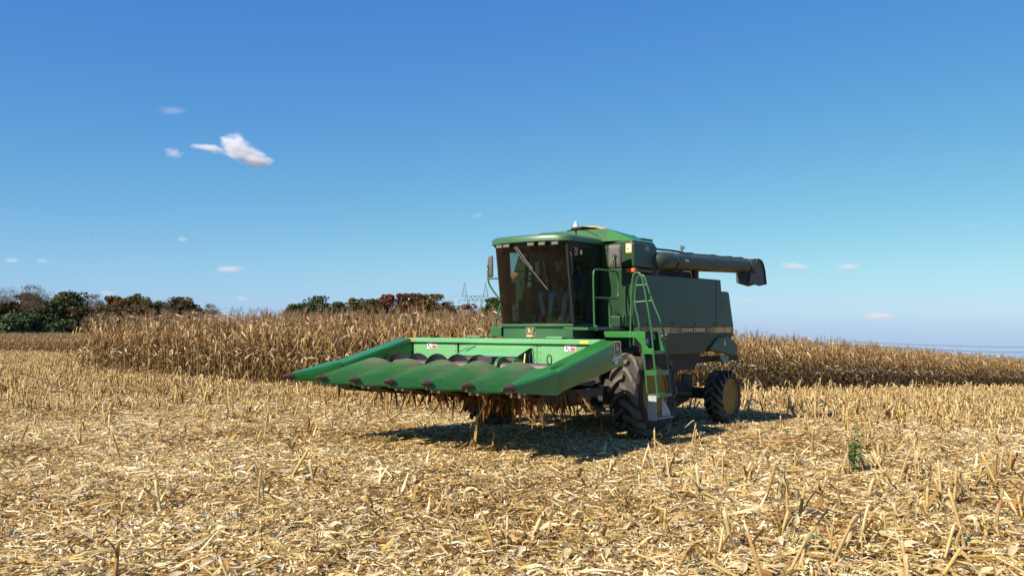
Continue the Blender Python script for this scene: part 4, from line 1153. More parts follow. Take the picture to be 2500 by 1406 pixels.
# ---------------- cab
CAB = empty('cab', COMB)
def warc(zt, n=16):
    """windshield line at height zt: bowed forward, leaning out towards the roof"""
    t = (zt - 2.05) / 1.35; out = []
    for i in range(n + 1):
        s = -1 + 2 * i / n; v = s * (.775 + .01 * t)
        out.append((.835 + .205 * t + .20 * (1 - s * s), v, zt))
    return out
b = MB(); b.loft([warc(2.05 + 1.35 * i / 6) for i in range(7)], cap=False, closed=False); b.build('windshield', glass, CAB, 60, recalc=False)
b = MB()
rings = []
for du_, z in ((.0, 1.62), (.0, 1.995), (.035, 2.0), (.045, 2.03), (.03, 2.05), (-.03, 2.052)):
    a_ = warc(2.05); rings.append([(.25, -.80 - du_, z)] + [(u + du_, v * (1 + du_ * .9), z) for u, v, _ in a_] + [(.25, .80 + du_, z)])
b.loft(rings, cap=True, closed=True); b.build('cab_skirt', cabg, CAB, 30)
fl_ = MB(); fl_.box(.25, .82, -.76, .76, 2.03, 2.062); fl_.build('cab_floor', black, CAB)
# roof
def roof_outline(off, z):
    pts_ = [(-.12, -.87 + off, z)]
    P_ = [(.98, -.87 + off), (1.10, -.84 + off), (1.17 - off, -.76 + off)] + [(1.17 - off + .17 * (1 - (s / .76) ** 2), s, ) for s in np.linspace(-.70 + off, .70 - off, 13)] + [(1.17 - off, .76 - off), (1.10, .84 - off), (.98, .87 - off)]
    return pts_ + [(u, v, z) for u, v in P_] + [(-.12, .87 - off, z)]
b = MB(); b.loft([roof_outline(.03, 3.485), roof_outline(0, 3.50), roof_outline(0, 3.57), roof_outline(.02, 3.60), roof_outline(.08, 3.622), roof_outline(.25, 3.635)]); b.build('cab_roof', cabg, CAB, 35)
# dark visor underside from the roof lip in to the glass
vis_ = MB(); ro = [p for p in roof_outline(.03, 3.487)][1:-1]; wa = warc(3.39, len(ro) - 1); vis_.loft([ro, [(u - .005, v, z) for u, v, z in wa]], cap=False, closed=False); vis_.build('visor', black, CAB, 40, recalc=False)
for v in (-.52, -.33, .05 + .17, .44, .68):
    t = v / .77; u = 1.23 + .12 * (1 - t * t)
    q = MB(); q.box(u - .10, u - .012, v - .078, v + .078, 3.415, 3.482); q.build('lamp_housing', black, CAB, bevel=.008)
    q = MB(); q.box(u - .013, u - .004, v - .066, v + .066, 3.423, 3.474); q.build('lamp_glass', lens_m, CAB, bevel=.003)
# posts and doors
def post(p0, p1, w, d_, name='cab_post', m_=black):
    q = MB(); a0, a1 = Vector(p0), Vector(p1)
    q.loft([[(p.x + w / 2 * i, p.y + d_ / 2 * j, p.z) for i, j in ((-1, -1), (1, -1), (1, 1), (-1, 1))] for p in (a0, a1)]); q.build(name, m_, CAB, bevel=.008)
post((.83, .80, 2.05), (1.045, .80, 3.49), .07, .05); post((.80, -.785, 2.05), (.99, -.79, 3.49), .09, .05)
post((.27, -.79, 2.05), (.02, -.80, 3.49), .08, .05); post((.34, .80, 2.05), (.07, .80, 3.49), .30, .05)
for s in (1, -1):
    q = MB(); q.box(.1, .98, s * .79 - .025, s * .79 + .025, 3.40, 3.485); q.build('header_rail', black, CAB)
    q = MB(); q.box(.3, .82, s * .79 - .025, s * .79 + .025, 2.03, 2.10); q.build('sill_rail', black, CAB)
rw = MB(); rw.add([(.24, -.78, 2.05), (.24, .78, 2.05), (.05, .78, 2.75), (.05, -.78, 2.75)], [(0, 1, 2, 3)]); rw.add([(.02, -.42, 2.75), (.02, .78, 2.75), (-.05, .78, 3.48), (-.05, -.42, 3.48)], [(0, 1, 2, 3)]); rw.build('rear_wall', black, CAB, recalc=False)
dg_ = MB(); dg_.add([(.845, .815, 2.10), (.46, .815, 2.10), (.21, .815, 3.40), (1.03, .815, 3.40)], [(0, 1, 2, 3)]); dg_.build('door_glass', dark_glass, CAB, recalc=False)
rgw = MB(); rgw.add([(.77, -.79, 2.10), (.30, -.79, 2.10), (.06, -.80, 3.40), (.96, -.79, 3.40)], [(0, 1, 2, 3)]); rgw.build('side_glass', glass, CAB, recalc=False)
dh = MB(); dh.tube(smooth_path([(1.0, .83, 3.30), (1.01, .87, 3.28), (.96, .87, 2.92), (.95, .83, 2.90)], 1), .011, 6); dh.build('door_handle', black, CAB, 60)
ds = MB(); ds.box(.60, .66, .818, .824, 3.28, 3.36); ds.build('door_sticker', white_m, CAB)
# dark front-right window band
bd_ = MB(); bd_.add([(.80, -.765, 2.08), (.56, -.765, 2.08), (.66, -.77, 3.42), (.97, -.77, 3.42)], [(0, 1, 2, 3)]); bd_.build('door_pillar', black, CAB, recalc=False)
# wiper
wv = [(1.24, -.22, 3.44), (1.235, -.05, 3.22), (1.19, .22, 2.93), (1.13, .44, 2.66)]
q = MB(); q.tube(wv, .010, 6); q.tube([(1.25, -.17, 3.45), (1.245, .0, 3.24), (1.21, .18, 3.02)], .012, 6); q.build('wiper_arm', grey_sh, CAB, 60)
q = MB(); q.tube([(1.22, .42, 3.14), (1.19, .44, 2.95), (1.13, .46, 2.66), (1.10, .52, 2.45)], .008, 6); q.build('wiper_blade', black, CAB, 60)
# inside: column, steering wheel, seats, console
q = MB(); q.box(.66, .80, -.32, -.16, 2.06, 2.73); q.build('steering_column', olive, CAB, bevel=.02)
q = MB(); q.tube([(.66, -.24, 2.70), (.60, -.24, 2.90)], .03, 8); q.build('steering_shaft', black, CAB)
q = MB(); q.tube([(.58 + .19 * math.cos(6.2832 * i / 24), -.24 + .21 * math.sin(6.2832 * i / 24), 2.91 - .06 * math.cos(6.2832 * i / 24)) for i in range(25)], .014, 6)
for a_ in (0, 2.1, 4.2): q.tube([(.58, -.24, 2.90), (.58 + .19 * math.cos(a_), -.24 + .21 * math.sin(a_), 2.91 - .06 * math.cos(a_))], .010, 6)
q.build('steering_wheel', black, CAB, 60)
seat_m = paint('seat_dark', (.03, .028, .022), .85, .2)
def seat(v, w):
    q_ = MB(); q_.box(.02, .46, v - w, v + w, 2.34, 2.46); q_.build('seat_cushion', seat_m, CAB, bevel=.03)
    q_ = MB(); q_.box(-.02, .09, v - w, v + w, 2.45, 3.05); q_.build('seat_back', seat_m, CAB, bevel=.03)
    q_ = MB(); q_.box(.08, .40, v - w * .7, v + w * .7, 2.06, 2.34); q_.build('seat_base', black, CAB)
seat(.02, .24); seat(.52, .20)
q = MB(); q.box(.25, .60, -.62, -.48, 2.06, 2.50); q.build('console', black, CAB, bevel=.02)
q = MB(); q.tube([(.55, -.52, 2.3), (.58, -.55, 2.80)], .008, 6); q.sphere((.58, -.55, 2.82), .026, 10, 8); q.build('control_lever', [paint('lever_red', (.4, .08, .03), .4)], CAB, 60)
wp = MB(); wp.box(-.03, -.01, -.67, -.57, 2.85, 3.25); wp.build('rear_strip', paint('pale_strip', (.62, .60, .42), .5), CAB)
# front emblem
ep = MB(); ep.prism([(v, 1.905 + z) for v, z in rrect(.085, .10, .02)], 'x', 1.03, 1.062); ep.build('emblem_plate', paint('plate_grey', (.17, .165, .14), .5), CAB, bevel=.004)
decal('cab_emblem', FRONT, (1.062, 0, 1.905), [(rrect(.072, .088, .016), 1), ([(.066 * x, .016 + .07 * y) for x, y in DEER], 0), (rect(-.06, -.078, .06, -.055), 0)], [gold_m, brown_m], CAB)
# roof aerial
q = MB(); q.box(.34, .52, .53, .66, 3.62, 3.64); q.tube([(.45, .59, 3.64), (.45, .59, 3.77)], .016, 8); q.build('aerial_stand', grime, CAB)
q = MB(); q.lathe([(0, .075), (.018, .09), (.035, .088), (.04, .05)], (.45, .59, 3.76), (0, 0, 1), 20); q.build('aerial_base', grey_sh, CAB, 40)
q = MB(); q.lathe([(0, .066), (.03, .055), (.07, .032), (.10, .022), (.115, .006)], (.45, .59, 3.795), (0, 0, 1), 20); q.build('aerial_dome', paint('dome_grey', (.42, .41, .38), .5), CAB, 60)
q = MB(); q.tube(smooth_path([(.43, .60, 3.75), (.40, .72, 3.74), (.32, .84, 3.70), (.2, .92, 3.62)], 2), .006, 5); q.build('aerial_cable', black, CAB, 60)

# mirrors
def mirror(loc, rz, arm, name_):
    M_ = empty('side_mirror', COMB)
    q_ = MB(); T = Matrix.Translation(loc) @ Matrix.Rotation(rz, 4, 'Z')
    o_ = rrect(.115, .205, .03)
    rings_ = [[T @ Vector((x, y * k, z * k)) for y, z in o_] for x, k in ((-.025, .97), (-.02, 1.0), (.015, 1.0), (.035, .88), (.045, .6))]
    q_.loft(rings_); q_.build('mirror_shell', grey_sh, M_, 35)
    g_2 = MB(); g_2.add([T @ Vector((-.0265, y * .93, z * .95)) for y, z in o_], [tuple(range(len(o_)))]); g_2.build('mirror_glass', paint('mirror_silver', (.6, .6, .62), .05, .8, metal=1.0, var=0), M_, recalc=False)
    c_2 = MB(); c_2.lathe([(.03, .045), (.06, .04), (.075, .02)], loc, (math.cos(rz), math.sin(rz), 0), 14); c_2.build('mirror_clamp', grime, M_, 40)
    a_2 = MB()
    for path, rr_ in arm: a_2.tube(smooth_path(path, 2), rr_, 8)
    a_2.build('mirror_arm', green, M_, 60)
mirror((.27, 1.30, 3.25), R(18), [([(.33, 1.32, 3.25), (.37, 1.33, 3.20), (.37, 1.31, 3.05), (.34, 1.30, 2.97)], .014)], 'left')
mirror((.50, -1.36, 3.16), R(-38), [([(.55, -1.37, 3.16), (.60, -1.36, 3.12), (.62, -1.33, 2.92)], .014), ([(.66, -1.30, 2.92), (.60, -1.0, 2.92), (.55, -.80, 2.92)], .018), ([(.66, -1.30, 2.94), (.64, -1.28, 2.78), (.56, -.95, 2.38), (.44, -.86, 2.02)], .018), ([(.58, -.84, 2.90), (.72, -1.02, 2.25), (.74, -1.05, 2.0)], .018)], 'right')

# ---------------- body
BODY = empty('machine_body', COMB)
core = [(-.12, 1.30), (-.12, 2.94), (-3.62, 2.94), (-3.70, 2.70), (-4.04, 2.68), (-4.24, 2.0), (-4.26, 1.52), (-2.9, 1.48), (-2.6, 1.15), (-.6, 1.15)]
b = MB(); b.prism(core, 'y', -1.40, 1.40); b.build('body_core', grime, BODY)
def side_panels(s):
    def pr(poly, t0, t1, name_, mat, bev=.012):
        q_ = MB(); a_, c_ = sorted((s * t0, s * t1)); q_.prism(poly, 'y', a_, c_); return q_.build(name_, mat, BODY, bevel=bev)
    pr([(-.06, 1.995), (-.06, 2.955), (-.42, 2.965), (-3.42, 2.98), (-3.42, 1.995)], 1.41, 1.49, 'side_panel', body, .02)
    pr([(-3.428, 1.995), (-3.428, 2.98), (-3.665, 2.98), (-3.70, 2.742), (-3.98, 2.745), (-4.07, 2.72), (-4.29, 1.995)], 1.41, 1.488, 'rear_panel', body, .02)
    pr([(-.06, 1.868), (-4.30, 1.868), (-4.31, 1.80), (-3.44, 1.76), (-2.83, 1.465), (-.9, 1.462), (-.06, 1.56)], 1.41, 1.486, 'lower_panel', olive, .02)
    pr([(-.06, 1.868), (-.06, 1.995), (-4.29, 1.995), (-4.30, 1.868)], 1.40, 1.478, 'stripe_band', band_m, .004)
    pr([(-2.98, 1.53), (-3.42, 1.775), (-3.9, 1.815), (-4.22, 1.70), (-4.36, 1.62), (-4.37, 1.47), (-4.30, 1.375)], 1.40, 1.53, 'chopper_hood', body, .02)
    pr([(-3.75, 1.40), (-4.22, 1.38), (-4.20, 1.24), (-3.98, 1.22), (-3.86, 1.28)], 1.36, 1.40, 'chopper_flap', paint('flap_green', (.09, .22, .16), .5, dust=DUSTC, dust_amt=.3), .004)
side_panels(1); side_panels(-1)
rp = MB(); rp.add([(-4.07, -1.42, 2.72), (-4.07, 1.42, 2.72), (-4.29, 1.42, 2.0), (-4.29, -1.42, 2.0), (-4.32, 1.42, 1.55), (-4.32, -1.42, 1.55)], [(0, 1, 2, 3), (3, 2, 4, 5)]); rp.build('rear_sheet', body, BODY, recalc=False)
# stripes on the left side
def stripe(u0, u1, mat, name_='stripe'):
    decal(name_, LEFT, (u0, 1.4785, 1.872), [(rect(0, 0, u0 - u1, .118), 0)], [mat], BODY)
stripe(-.07, -1.42, tan_m)
for i in range(7): u = -1.47 - i * .062; stripe(u, u - .040 + i * .0045, tan_m)
for i in range(6): u = -3.02 - i * .062; stripe(u, u - .016 - i * .005, tan_m)
stripe(-3.40, -3.80, tan_m); stripe(-3.80, -3.865, red_l, 'red_reflector'); stripe(-3.866, -4.15, tan_m); stripe(-4.15, -4.27, red_l, 'red_reflector')
text('JOHN DEERE', 1.02, .098, LEFT, (-2.42, 1.4795, 1.931), paint('letter_tan', (.86, .62, .22), .5), BODY, 'brand_lettering')
text('9500', .50, .085, LEFT, (-.46, 1.4815, 1.931), ink_m, BODY, 'model_number')
sd_ = decal('side_sticker', LEFT, (-3.72, 1.5305, 1.60), [(rect(0, 0, .05, .12), 0), (rect(.008, .07, .042, .11), 1)], [white_m, pink_m], BODY)
for u in (-.55, -1.5, -2.45, -3.3):
    q = MB(); q.lathe([(0, .022), (.008, .02), (.012, .012)], (u, 1.49, 2.06), (0, 1, 0), 12); q.build('panel_latch', black, BODY, 40)
for u in (-.9, -2.1, -3.1):
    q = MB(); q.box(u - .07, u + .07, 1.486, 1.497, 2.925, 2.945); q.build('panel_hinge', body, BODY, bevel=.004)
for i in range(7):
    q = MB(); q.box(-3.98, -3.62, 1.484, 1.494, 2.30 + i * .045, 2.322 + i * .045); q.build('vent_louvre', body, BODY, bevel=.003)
# body front face beside the cab, with its lower step-out
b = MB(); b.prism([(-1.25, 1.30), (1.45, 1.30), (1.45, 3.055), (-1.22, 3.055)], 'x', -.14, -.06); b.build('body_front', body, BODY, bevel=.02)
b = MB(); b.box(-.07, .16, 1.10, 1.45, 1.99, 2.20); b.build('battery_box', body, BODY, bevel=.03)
b = MB(); b.tube(smooth_path([(.0, 1.12, 2.22), (.0, 1.12, 2.27), (.0, 1.2, 2.27), (.0, 1.2, 2.22)], 1), .012, 6); b.build('box_handle', black, BODY, 60)
# grain tank
TANK = empty('grain_tank', COMB)
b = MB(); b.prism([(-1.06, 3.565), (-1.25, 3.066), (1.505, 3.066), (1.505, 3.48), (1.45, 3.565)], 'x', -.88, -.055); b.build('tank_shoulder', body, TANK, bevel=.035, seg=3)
b = MB(); b.box(-2.6, -.86, -1.15, 1.15, 2.9, 3.32); b.build('tank_bin', grime, TANK)
ex = MB(); A_, B_, Cc_ = (.0, .97, 3.79), (.0, .97, 3.555), (-.80, 1.47, 3.572)
ex.add([(.02, -1.0, 3.555), (.02, .97, 3.555), (.0, .97, 3.79), (.0, -.50, 3.80), (.0, -.66, 3.77), (.01, -.98, 3.60)], [(0, 1, 2, 3, 4, 5)]); ex.build('tank_extension', cabg, TANK, recalc=False)
ex = MB(); ex.add([(.0, .972, 3.79), (.02, .972, 3.555), (-.15, 1.46, 3.56), (-.86, 1.47, 3.575)], [(0, 1, 2), (0, 2, 3)]); ex.build('extension_gusset', bright, TANK, recalc=False)
ex = MB(); ex.add([(.0, -1.0, 3.60), (-.86, -1.03, 3.55), (-.9, .9, 3.55), (-.75, 1.2, 3.56), (.0, .97, 3.56)], [(0, 1, 2, 3, 4)]); ex.build('tank_lid', grime, TANK, recalc=False)
q = MB(); q.box(-.86, -.30, 1.02, 1.06, 3.62, 3.72); q.box(-.92, -.50, 1.36, 1.40, 3.58, 3.63); q.build('lid_rail', black, TANK, bevel=.006)
q = MB(); q.box(-.98, -.86, 1.30, 1.46, 3.42, 3.48); q.build('hinge_bracket', grime, TANK, bevel=.01)
decal('tank_label', FRONT, (-.052, 1.33, 3.33), [(rect(0, 0, .12, .17), 1), (rect(.012, .03, .108, .145), 0), ([(.03, .06), (.05, .12), (.06, .07), (.09, .06), (.07, .05)], 2)], [white_m, yel_l, ink_m], TANK)
decal('vent_plate', LEFT, (-.43, 1.507, 3.385), [(rect(0, 0, .17, .09), 0)], [paint('vent_grey', (.22, .24, .22), .6)], TANK)
for v0, v1 in ((1.34, 1.52), (-1.28, -1.12)):
    q = MB(); q.box(-.10, -.03, v0, v1, 2.975, 3.05); q.build('amber_marker', amber, TANK, bevel=.01)
q = MB(); q.box(-.72, -.12, 1.495, 1.525, 2.985, 3.045); q.build('marker_strip', paint('strip_rust', (.09, .035, .02), .6), TANK, bevel=.006)

# ---------------- unloading auger
UA = empty('unloading_auger', COMB)
V_ = 1.50
b = MB(); b.tube([(-1.0, V_, 3.235), (-2.4, V_, 3.27), (-5.25, V_, 3.345)], [.168, .165, .160], 24); b.build('auger_pipe', auger_m, UA, 50)
b = MB(); b.tube(smooth_path([(-.92, 1.30, 2.92), (-.92, 1.34, 3.12), (-.94, 1.48, 3.22), (-1.02, V_, 3.235), (-1.28, V_, 3.242)], 2), .175, 20); b.build('auger_elbow', auger_m, UA, 50)
for u in (-1.45, -4.9):
    q = MB(); q.lathe([(-.02, .178), (.02, .178)], (u, V_, 3.246 + (-1.45 - u) * .025), (1, 0, -.025), 24); q.build('pipe_band', grime, UA, 40, bevel=.004)
sp = [(-4.88, 3.18), (-4.78, 2.955), (-5.350, 2.905), (-5.700, 2.955), (-5.620, 3.25), (-5.540, 3.40), (-5.420, 3.49), (-5.250, 3.515), (-5.100, 3.30), (-5.080, 3.17)]
for s in (-.14, .128):
    q = MB(); q.prism(sp, 'y', V_ + s, V_ + s + .012); q.build('spout_cheek', paint('spout_brown', (.055, .05, .055), .55, dust=(.17, .13, .10), dust_amt=.4), UA)
q = MB(); q.loft([[(u, V_ - .172, z), (u, V_ + .172, z)] for u, z in ((-5.685, 2.96), (-5.615, 3.25), (-5.535, 3.40), (-5.420, 3.488), (-5.240, 3.513))], cap=False, closed=False); q.loft([[(u + .015, V_ - .172, z - .01), (u + .015, V_ + .172, z - .01)] for u, z in ((-5.685, 2.96), (-5.615, 3.25), (-5.535, 3.40), (-5.420, 3.488), (-5.240, 3.513))], cap=False, closed=False)
q.build('spout_back', auger_m, UA, 40, recalc=False)
q = MB(); q.add([(-4.79, V_ - .165, 2.96), (-4.630, V_ + .165, 2.96), (-4.760, V_ + .165, 3.18), (-4.760, V_ - .165, 3.18)], [(0, 1, 2, 3)]); q.build('spout_front', MATS['spout_brown'], UA, recalc=False)
for k, off in enumerate((.0, .05)):
    q = MB(); q.tube(smooth_path([(-1.05, V_ - .12 + off, 3.46), (-1.8, V_ - .1 + off, 3.46 + .01), (-2.3, V_ - .12 + off, 3.445), (-3.3, V_ - .1 + off, 3.475), (-4.2, V_ - .12 + off, 3.49), (-4.9, V_ - .1 + off, 3.515)], 1), .016, 6); q.build('hydraulic_hose', black, UA, 60)
for u in (-2.35, -3.4, -4.2, -4.75):
    q = MB(); q.box(u - .09, u + .09, V_ - .16, V_ - .02, 3.405 + (-2.3 - u) * .022, 3.475 + (-2.3 - u) * .022); q.build('hose_clamp', black, UA, bevel=.012)
q = MB(); q.tube([(-1.85, V_ + .02, 3.42), (-1.85, V_ + .02, 3.50)], .012, 6); q.build('lamp_stalk', black, UA)
q = MB(); q.lathe([(0, .046), (.02, .05), (.03, .035)], (-1.86, V_ + .02, 3.525), (.55, .5, .5), 16); q.build('work_lamp', grey_sh, UA, 40)
for u, z in ((-1.75, 3.27), (-1.83, 3.265)):
    q = MB(); q.lathe([(0, .022), (.01, .02)], (u, V_ + .163, z), (0, 1, .1), 10); q.build('pipe_bolt', alum, UA, 40)
q = MB(); q.box(-2.75, -1.05, .95, 1.35, 2.95, 3.10); q.box(-2.72, -2.55, 1.15, 1.45, 2.98, 3.2); q.build('pipe_cradle', grime, UA, bevel=.01)

# ---------------- platform, ladder, rails
PLAT = empty('operator_platform', COMB)
b = MB(); b.box(-.05, 1.20, .86, 1.30, 1.955, 1.985); b.build('walkway', grime, PLAT)
b = MB(); b.box(1.18, 1.22, .84, 1.34, 1.945, 2.0); b.box(-.05, 1.22, 1.30, 1.34, 1.945, 2.0); b.build('walkway_edge', green, PLAT, bevel=.006)
b = MB(); b.box(.28, .71, 1.36, 2.16, 1.895, 1.925); b.build('platform_tread', grime, PLAT)
fp = [(1.36, 1.925), (2.16, 1.925), (2.165, 1.80), (2.185, 1.68), (2.215, 1.645), (2.32, 1.64), (2.32, 1.548), (2.115, 1.548), (2.095, 1.70), (1.975, 1.82), (1.36, 1.82)]
b = MB(); b.prism(fp, 'x', .712, .742); b.build('platform_bracket', bright, PLAT, bevel=.005)
b = MB(); b.prism([(1.36, 1.925), (2.16, 1.925), (2.30, 1.56), (2.12, 1.56), (1.97, 1.82), (1.36, 1.82)], 'x', .27, .298); b.build('platform_bracket', green, PLAT, bevel=.005)
for v, z in ((1.87, 1.90), (1.93, 1.87), (2.0, 1.90), (1.87, 1.845), (2.0, 1.845)):
    q = MB(); q.lathe([(0, .011), (.006, .010), (.009, .005)], (.742, v, z), (1, 0, 0), 8); q.build('bolt', faded, PLAT)
b = MB(); b.box(.32, .70, 2.02, 2.14, 1.56, 1.90); b.build('valve_box', black, PLAT, bevel=.015)
decal('valve_label', LEFT, (.66, 2.141, 1.68), [(rect(0, 0, .07, .12), 0), (rect(.01, .02, .06, .05), 1)], [paint('label_grey', (.35, .36, .42), .5), ink_m], PLAT)
for k, (u, z) in enumerate(((.42, 1.86), (.40, 1.81))):
    q = MB(); q.lathe([(0, .022), (.02, .02)], (u, 2.14, z), (0, 1, 0), 10); q.build('valve_knob', alum, PLAT, 40)
# ladder
LAD = empty('ladder', COMB)
def stile(pth, r_=.017, m_=green):
    q_ = MB(); q_.tube(smooth_path(pth, 1), r_, 8); q_.build('ladder_stile', m_, LAD, 60)
stile([(.727, 2.115, 1.56), (.727, 2.145, 1.40), (.727, 2.20, .83)]); stile([(.727, 2.31, 1.56), (.727, 2.345, 1.24), (.727, 2.385, .83)]); stile([(.30, 2.32, 1.58), (.30, 2.35, 1.24), (.29, 2.395, .84)])
for z, dv, h in ((1.55, 0, .05), (1.195, .05, .085), (.835, .095, .055)):
    q = MB(); q.box(.30, .735, 2.125 + dv, 2.315 + dv, z + h - .012, z + h); q.box(.722, .738, 2.125 + dv, 2.315 + dv, z, z + h); q.box(.30, .735, 2.312 + dv, 2.322 + dv, z, z + h); q.box(.30, .735, 2.122 + dv, 2.130 + dv, z, z + h)
    q.build('step', green, LAD, bevel=.003)
q = MB(); q.loft([[(.742 + o, v, z) for v in (2.215, 2.375)] + [(.752 + o, v, z) for v in (2.375, 2.215)] for z, o in ((.865, 0), (.75, .0), (.66, .012), (.55, .0), (.455, -.01))]); q.build('step_guard', alum, LAD, 40)
q = MB(); q.prism([(.44, .84), (.16, .555), (.16, .49), (.44, .52)], 'y', 2.30, 2.315); q.build('step_gusset', alum, LAD)
q = MB(); q.box(.18, .72, 2.22, 2.40, .478, .495); q.build('bottom_step', alum, LAD, bevel=.003)
# rails
RAIL = empty('handrail', COMB)
def rail(pth, r_=.0165, m_=green, it=2):
    q_ = MB(); q_.tube(smooth_path(pth, it), r_, 8); q_.build('rail_tube', m_, RAIL, 60)
rail([(.72, 1.87, 1.90), (.72, 1.90, 2.70), (.72, 1.93, 2.88), (.72, 2.0, 2.92), (.72, 2.08, 2.89), (.72, 2.13, 2.72), (.72, 2.27, 2.0), (.725, 2.31, 1.58)])
rail([(.30, 1.80, 1.90), (.30, 1.795, 2.11), (.30, 1.70, 2.40), (.30, 1.745, 2.80), (.30, 1.80, 2.90), (.30, 1.89, 2.90), (.30, 1.94, 2.79), (.30, 2.05, 2.46), (.30, 2.23, 2.08), (.30, 2.27, 1.93), (.30, 2.32, 1.58)])
rail([(.30, 1.74, 2.72), (.30, 1.955, 2.73)], .009, faded, 0); rail([(.30, 1.70, 2.43), (.30, 2.055, 2.45)], .009, faded, 0)
rail([(.95, 1.30, 1.96), (.97, 1.30, 2.5), (.98, 1.30, 2.88), (.96, 1.30, 2.97), (.86, 1.30, 2.99), (.30, 1.30, 2.99), (.20, 1.30, 2.97), (.16, 1.30, 2.88), (.15, 1.30, 2.62), (.18, 1.30, 2.52), (.28, 1.30, 2.50), (.95, 1.30, 2.50)], .0175, green)
rail([(.45, 1.30, 1.96), (.47, 1.30, 2.50)], .0165, green, 0)
for u in (.95, .45):
    q = MB(); q.lathe([(0, .034), (.09, .034), (.10, .024)], (u, 1.325, 1.93), (0, 0, 1), 12); q.build('rail_socket', green, RAIL, 40)
# safety chain across the ladder head
CH = empty('safety_chain', COMB)
cpts = smooth_path([(-.02, 1.42, 2.72), (.05, 1.50, 2.55), (.12, 1.56, 2.42), (.2, 1.62, 2.50), (.3, 1.72, 2.70)], 2) + smooth_path([(.3, 1.70, 2.40), (.2, 1.64, 2.24), (.10, 1.56, 2.18), (-.02, 1.45, 2.22)], 2)
for i in range(len(cpts) - 1):
    a_, c_ = cpts[i], cpts[i + 1]
    if (a_ - c_).length > .15: continue
    t = (c_ - a_).normalized(); sd = t.cross(V3((0, 0, 1)) if i % 2 else V3((1, 0, 0))).normalized(); m_ = (a_ + c_) / 2; hl = (c_ - a_).length * .62
    q = MB(); q.tube([m_ + t * hl * math.cos(w) + sd * .011 * math.sin(w) for w in [6.2832 * k / 10 for k in range(11)]], .0042, 5); q.build('chain_link', grime, CH, 60)
# fire extinguisher beside the ladder
FE = empty('fire_extinguisher', COMB)
q = MB(); q.lathe([(0, .045), (.02, .052), (.24, .052), (.28, .03), (.31, .016)], (-.32, 1.86, 1.52), (0, 0, 1), 16); q.build('cylinder', paint('extinguisher_red', (.40, .03, .03), .35), FE, 40)
q = MB(); q.box(-.35, -.29, 1.85, 1.88, 1.825, 1.845); q.tube([(-.32, 1.87, 1.84), (-.42, 1.95, 1.86)], .009, 6); q.tube([(-.32, 1.87, 1.83), (-.44, 1.93, 1.79)], .008, 6); q.build('valve_lever', alum, FE, 40)
q = MB(); q.tube([(-.30, 1.87, 1.83), (-.25, 1.93, 1.75), (-.24, 1.94, 1.62)], .008, 6); q.build('hose', black, FE, 60)
q = MB(); q.box(-.40, -.24, 1.50, 1.82, 1.50, 1.53); q.build('bracket', grime, FE)
# right deck and pads beside the cab
b = MB(); b.box(.45, .80, -1.12, -.86, 1.82, 2.0); b.build('right_deck', green, PLAT, bevel=.01)
for s, u in ((1, 1.30), (-1, 1.15)):
    q = MB(); q.box(u - .02, u + .36, s * .95 - .16, s * .95 + .16, 1.815, 1.835); q.build('service_step', faded, PLAT, bevel=.004)

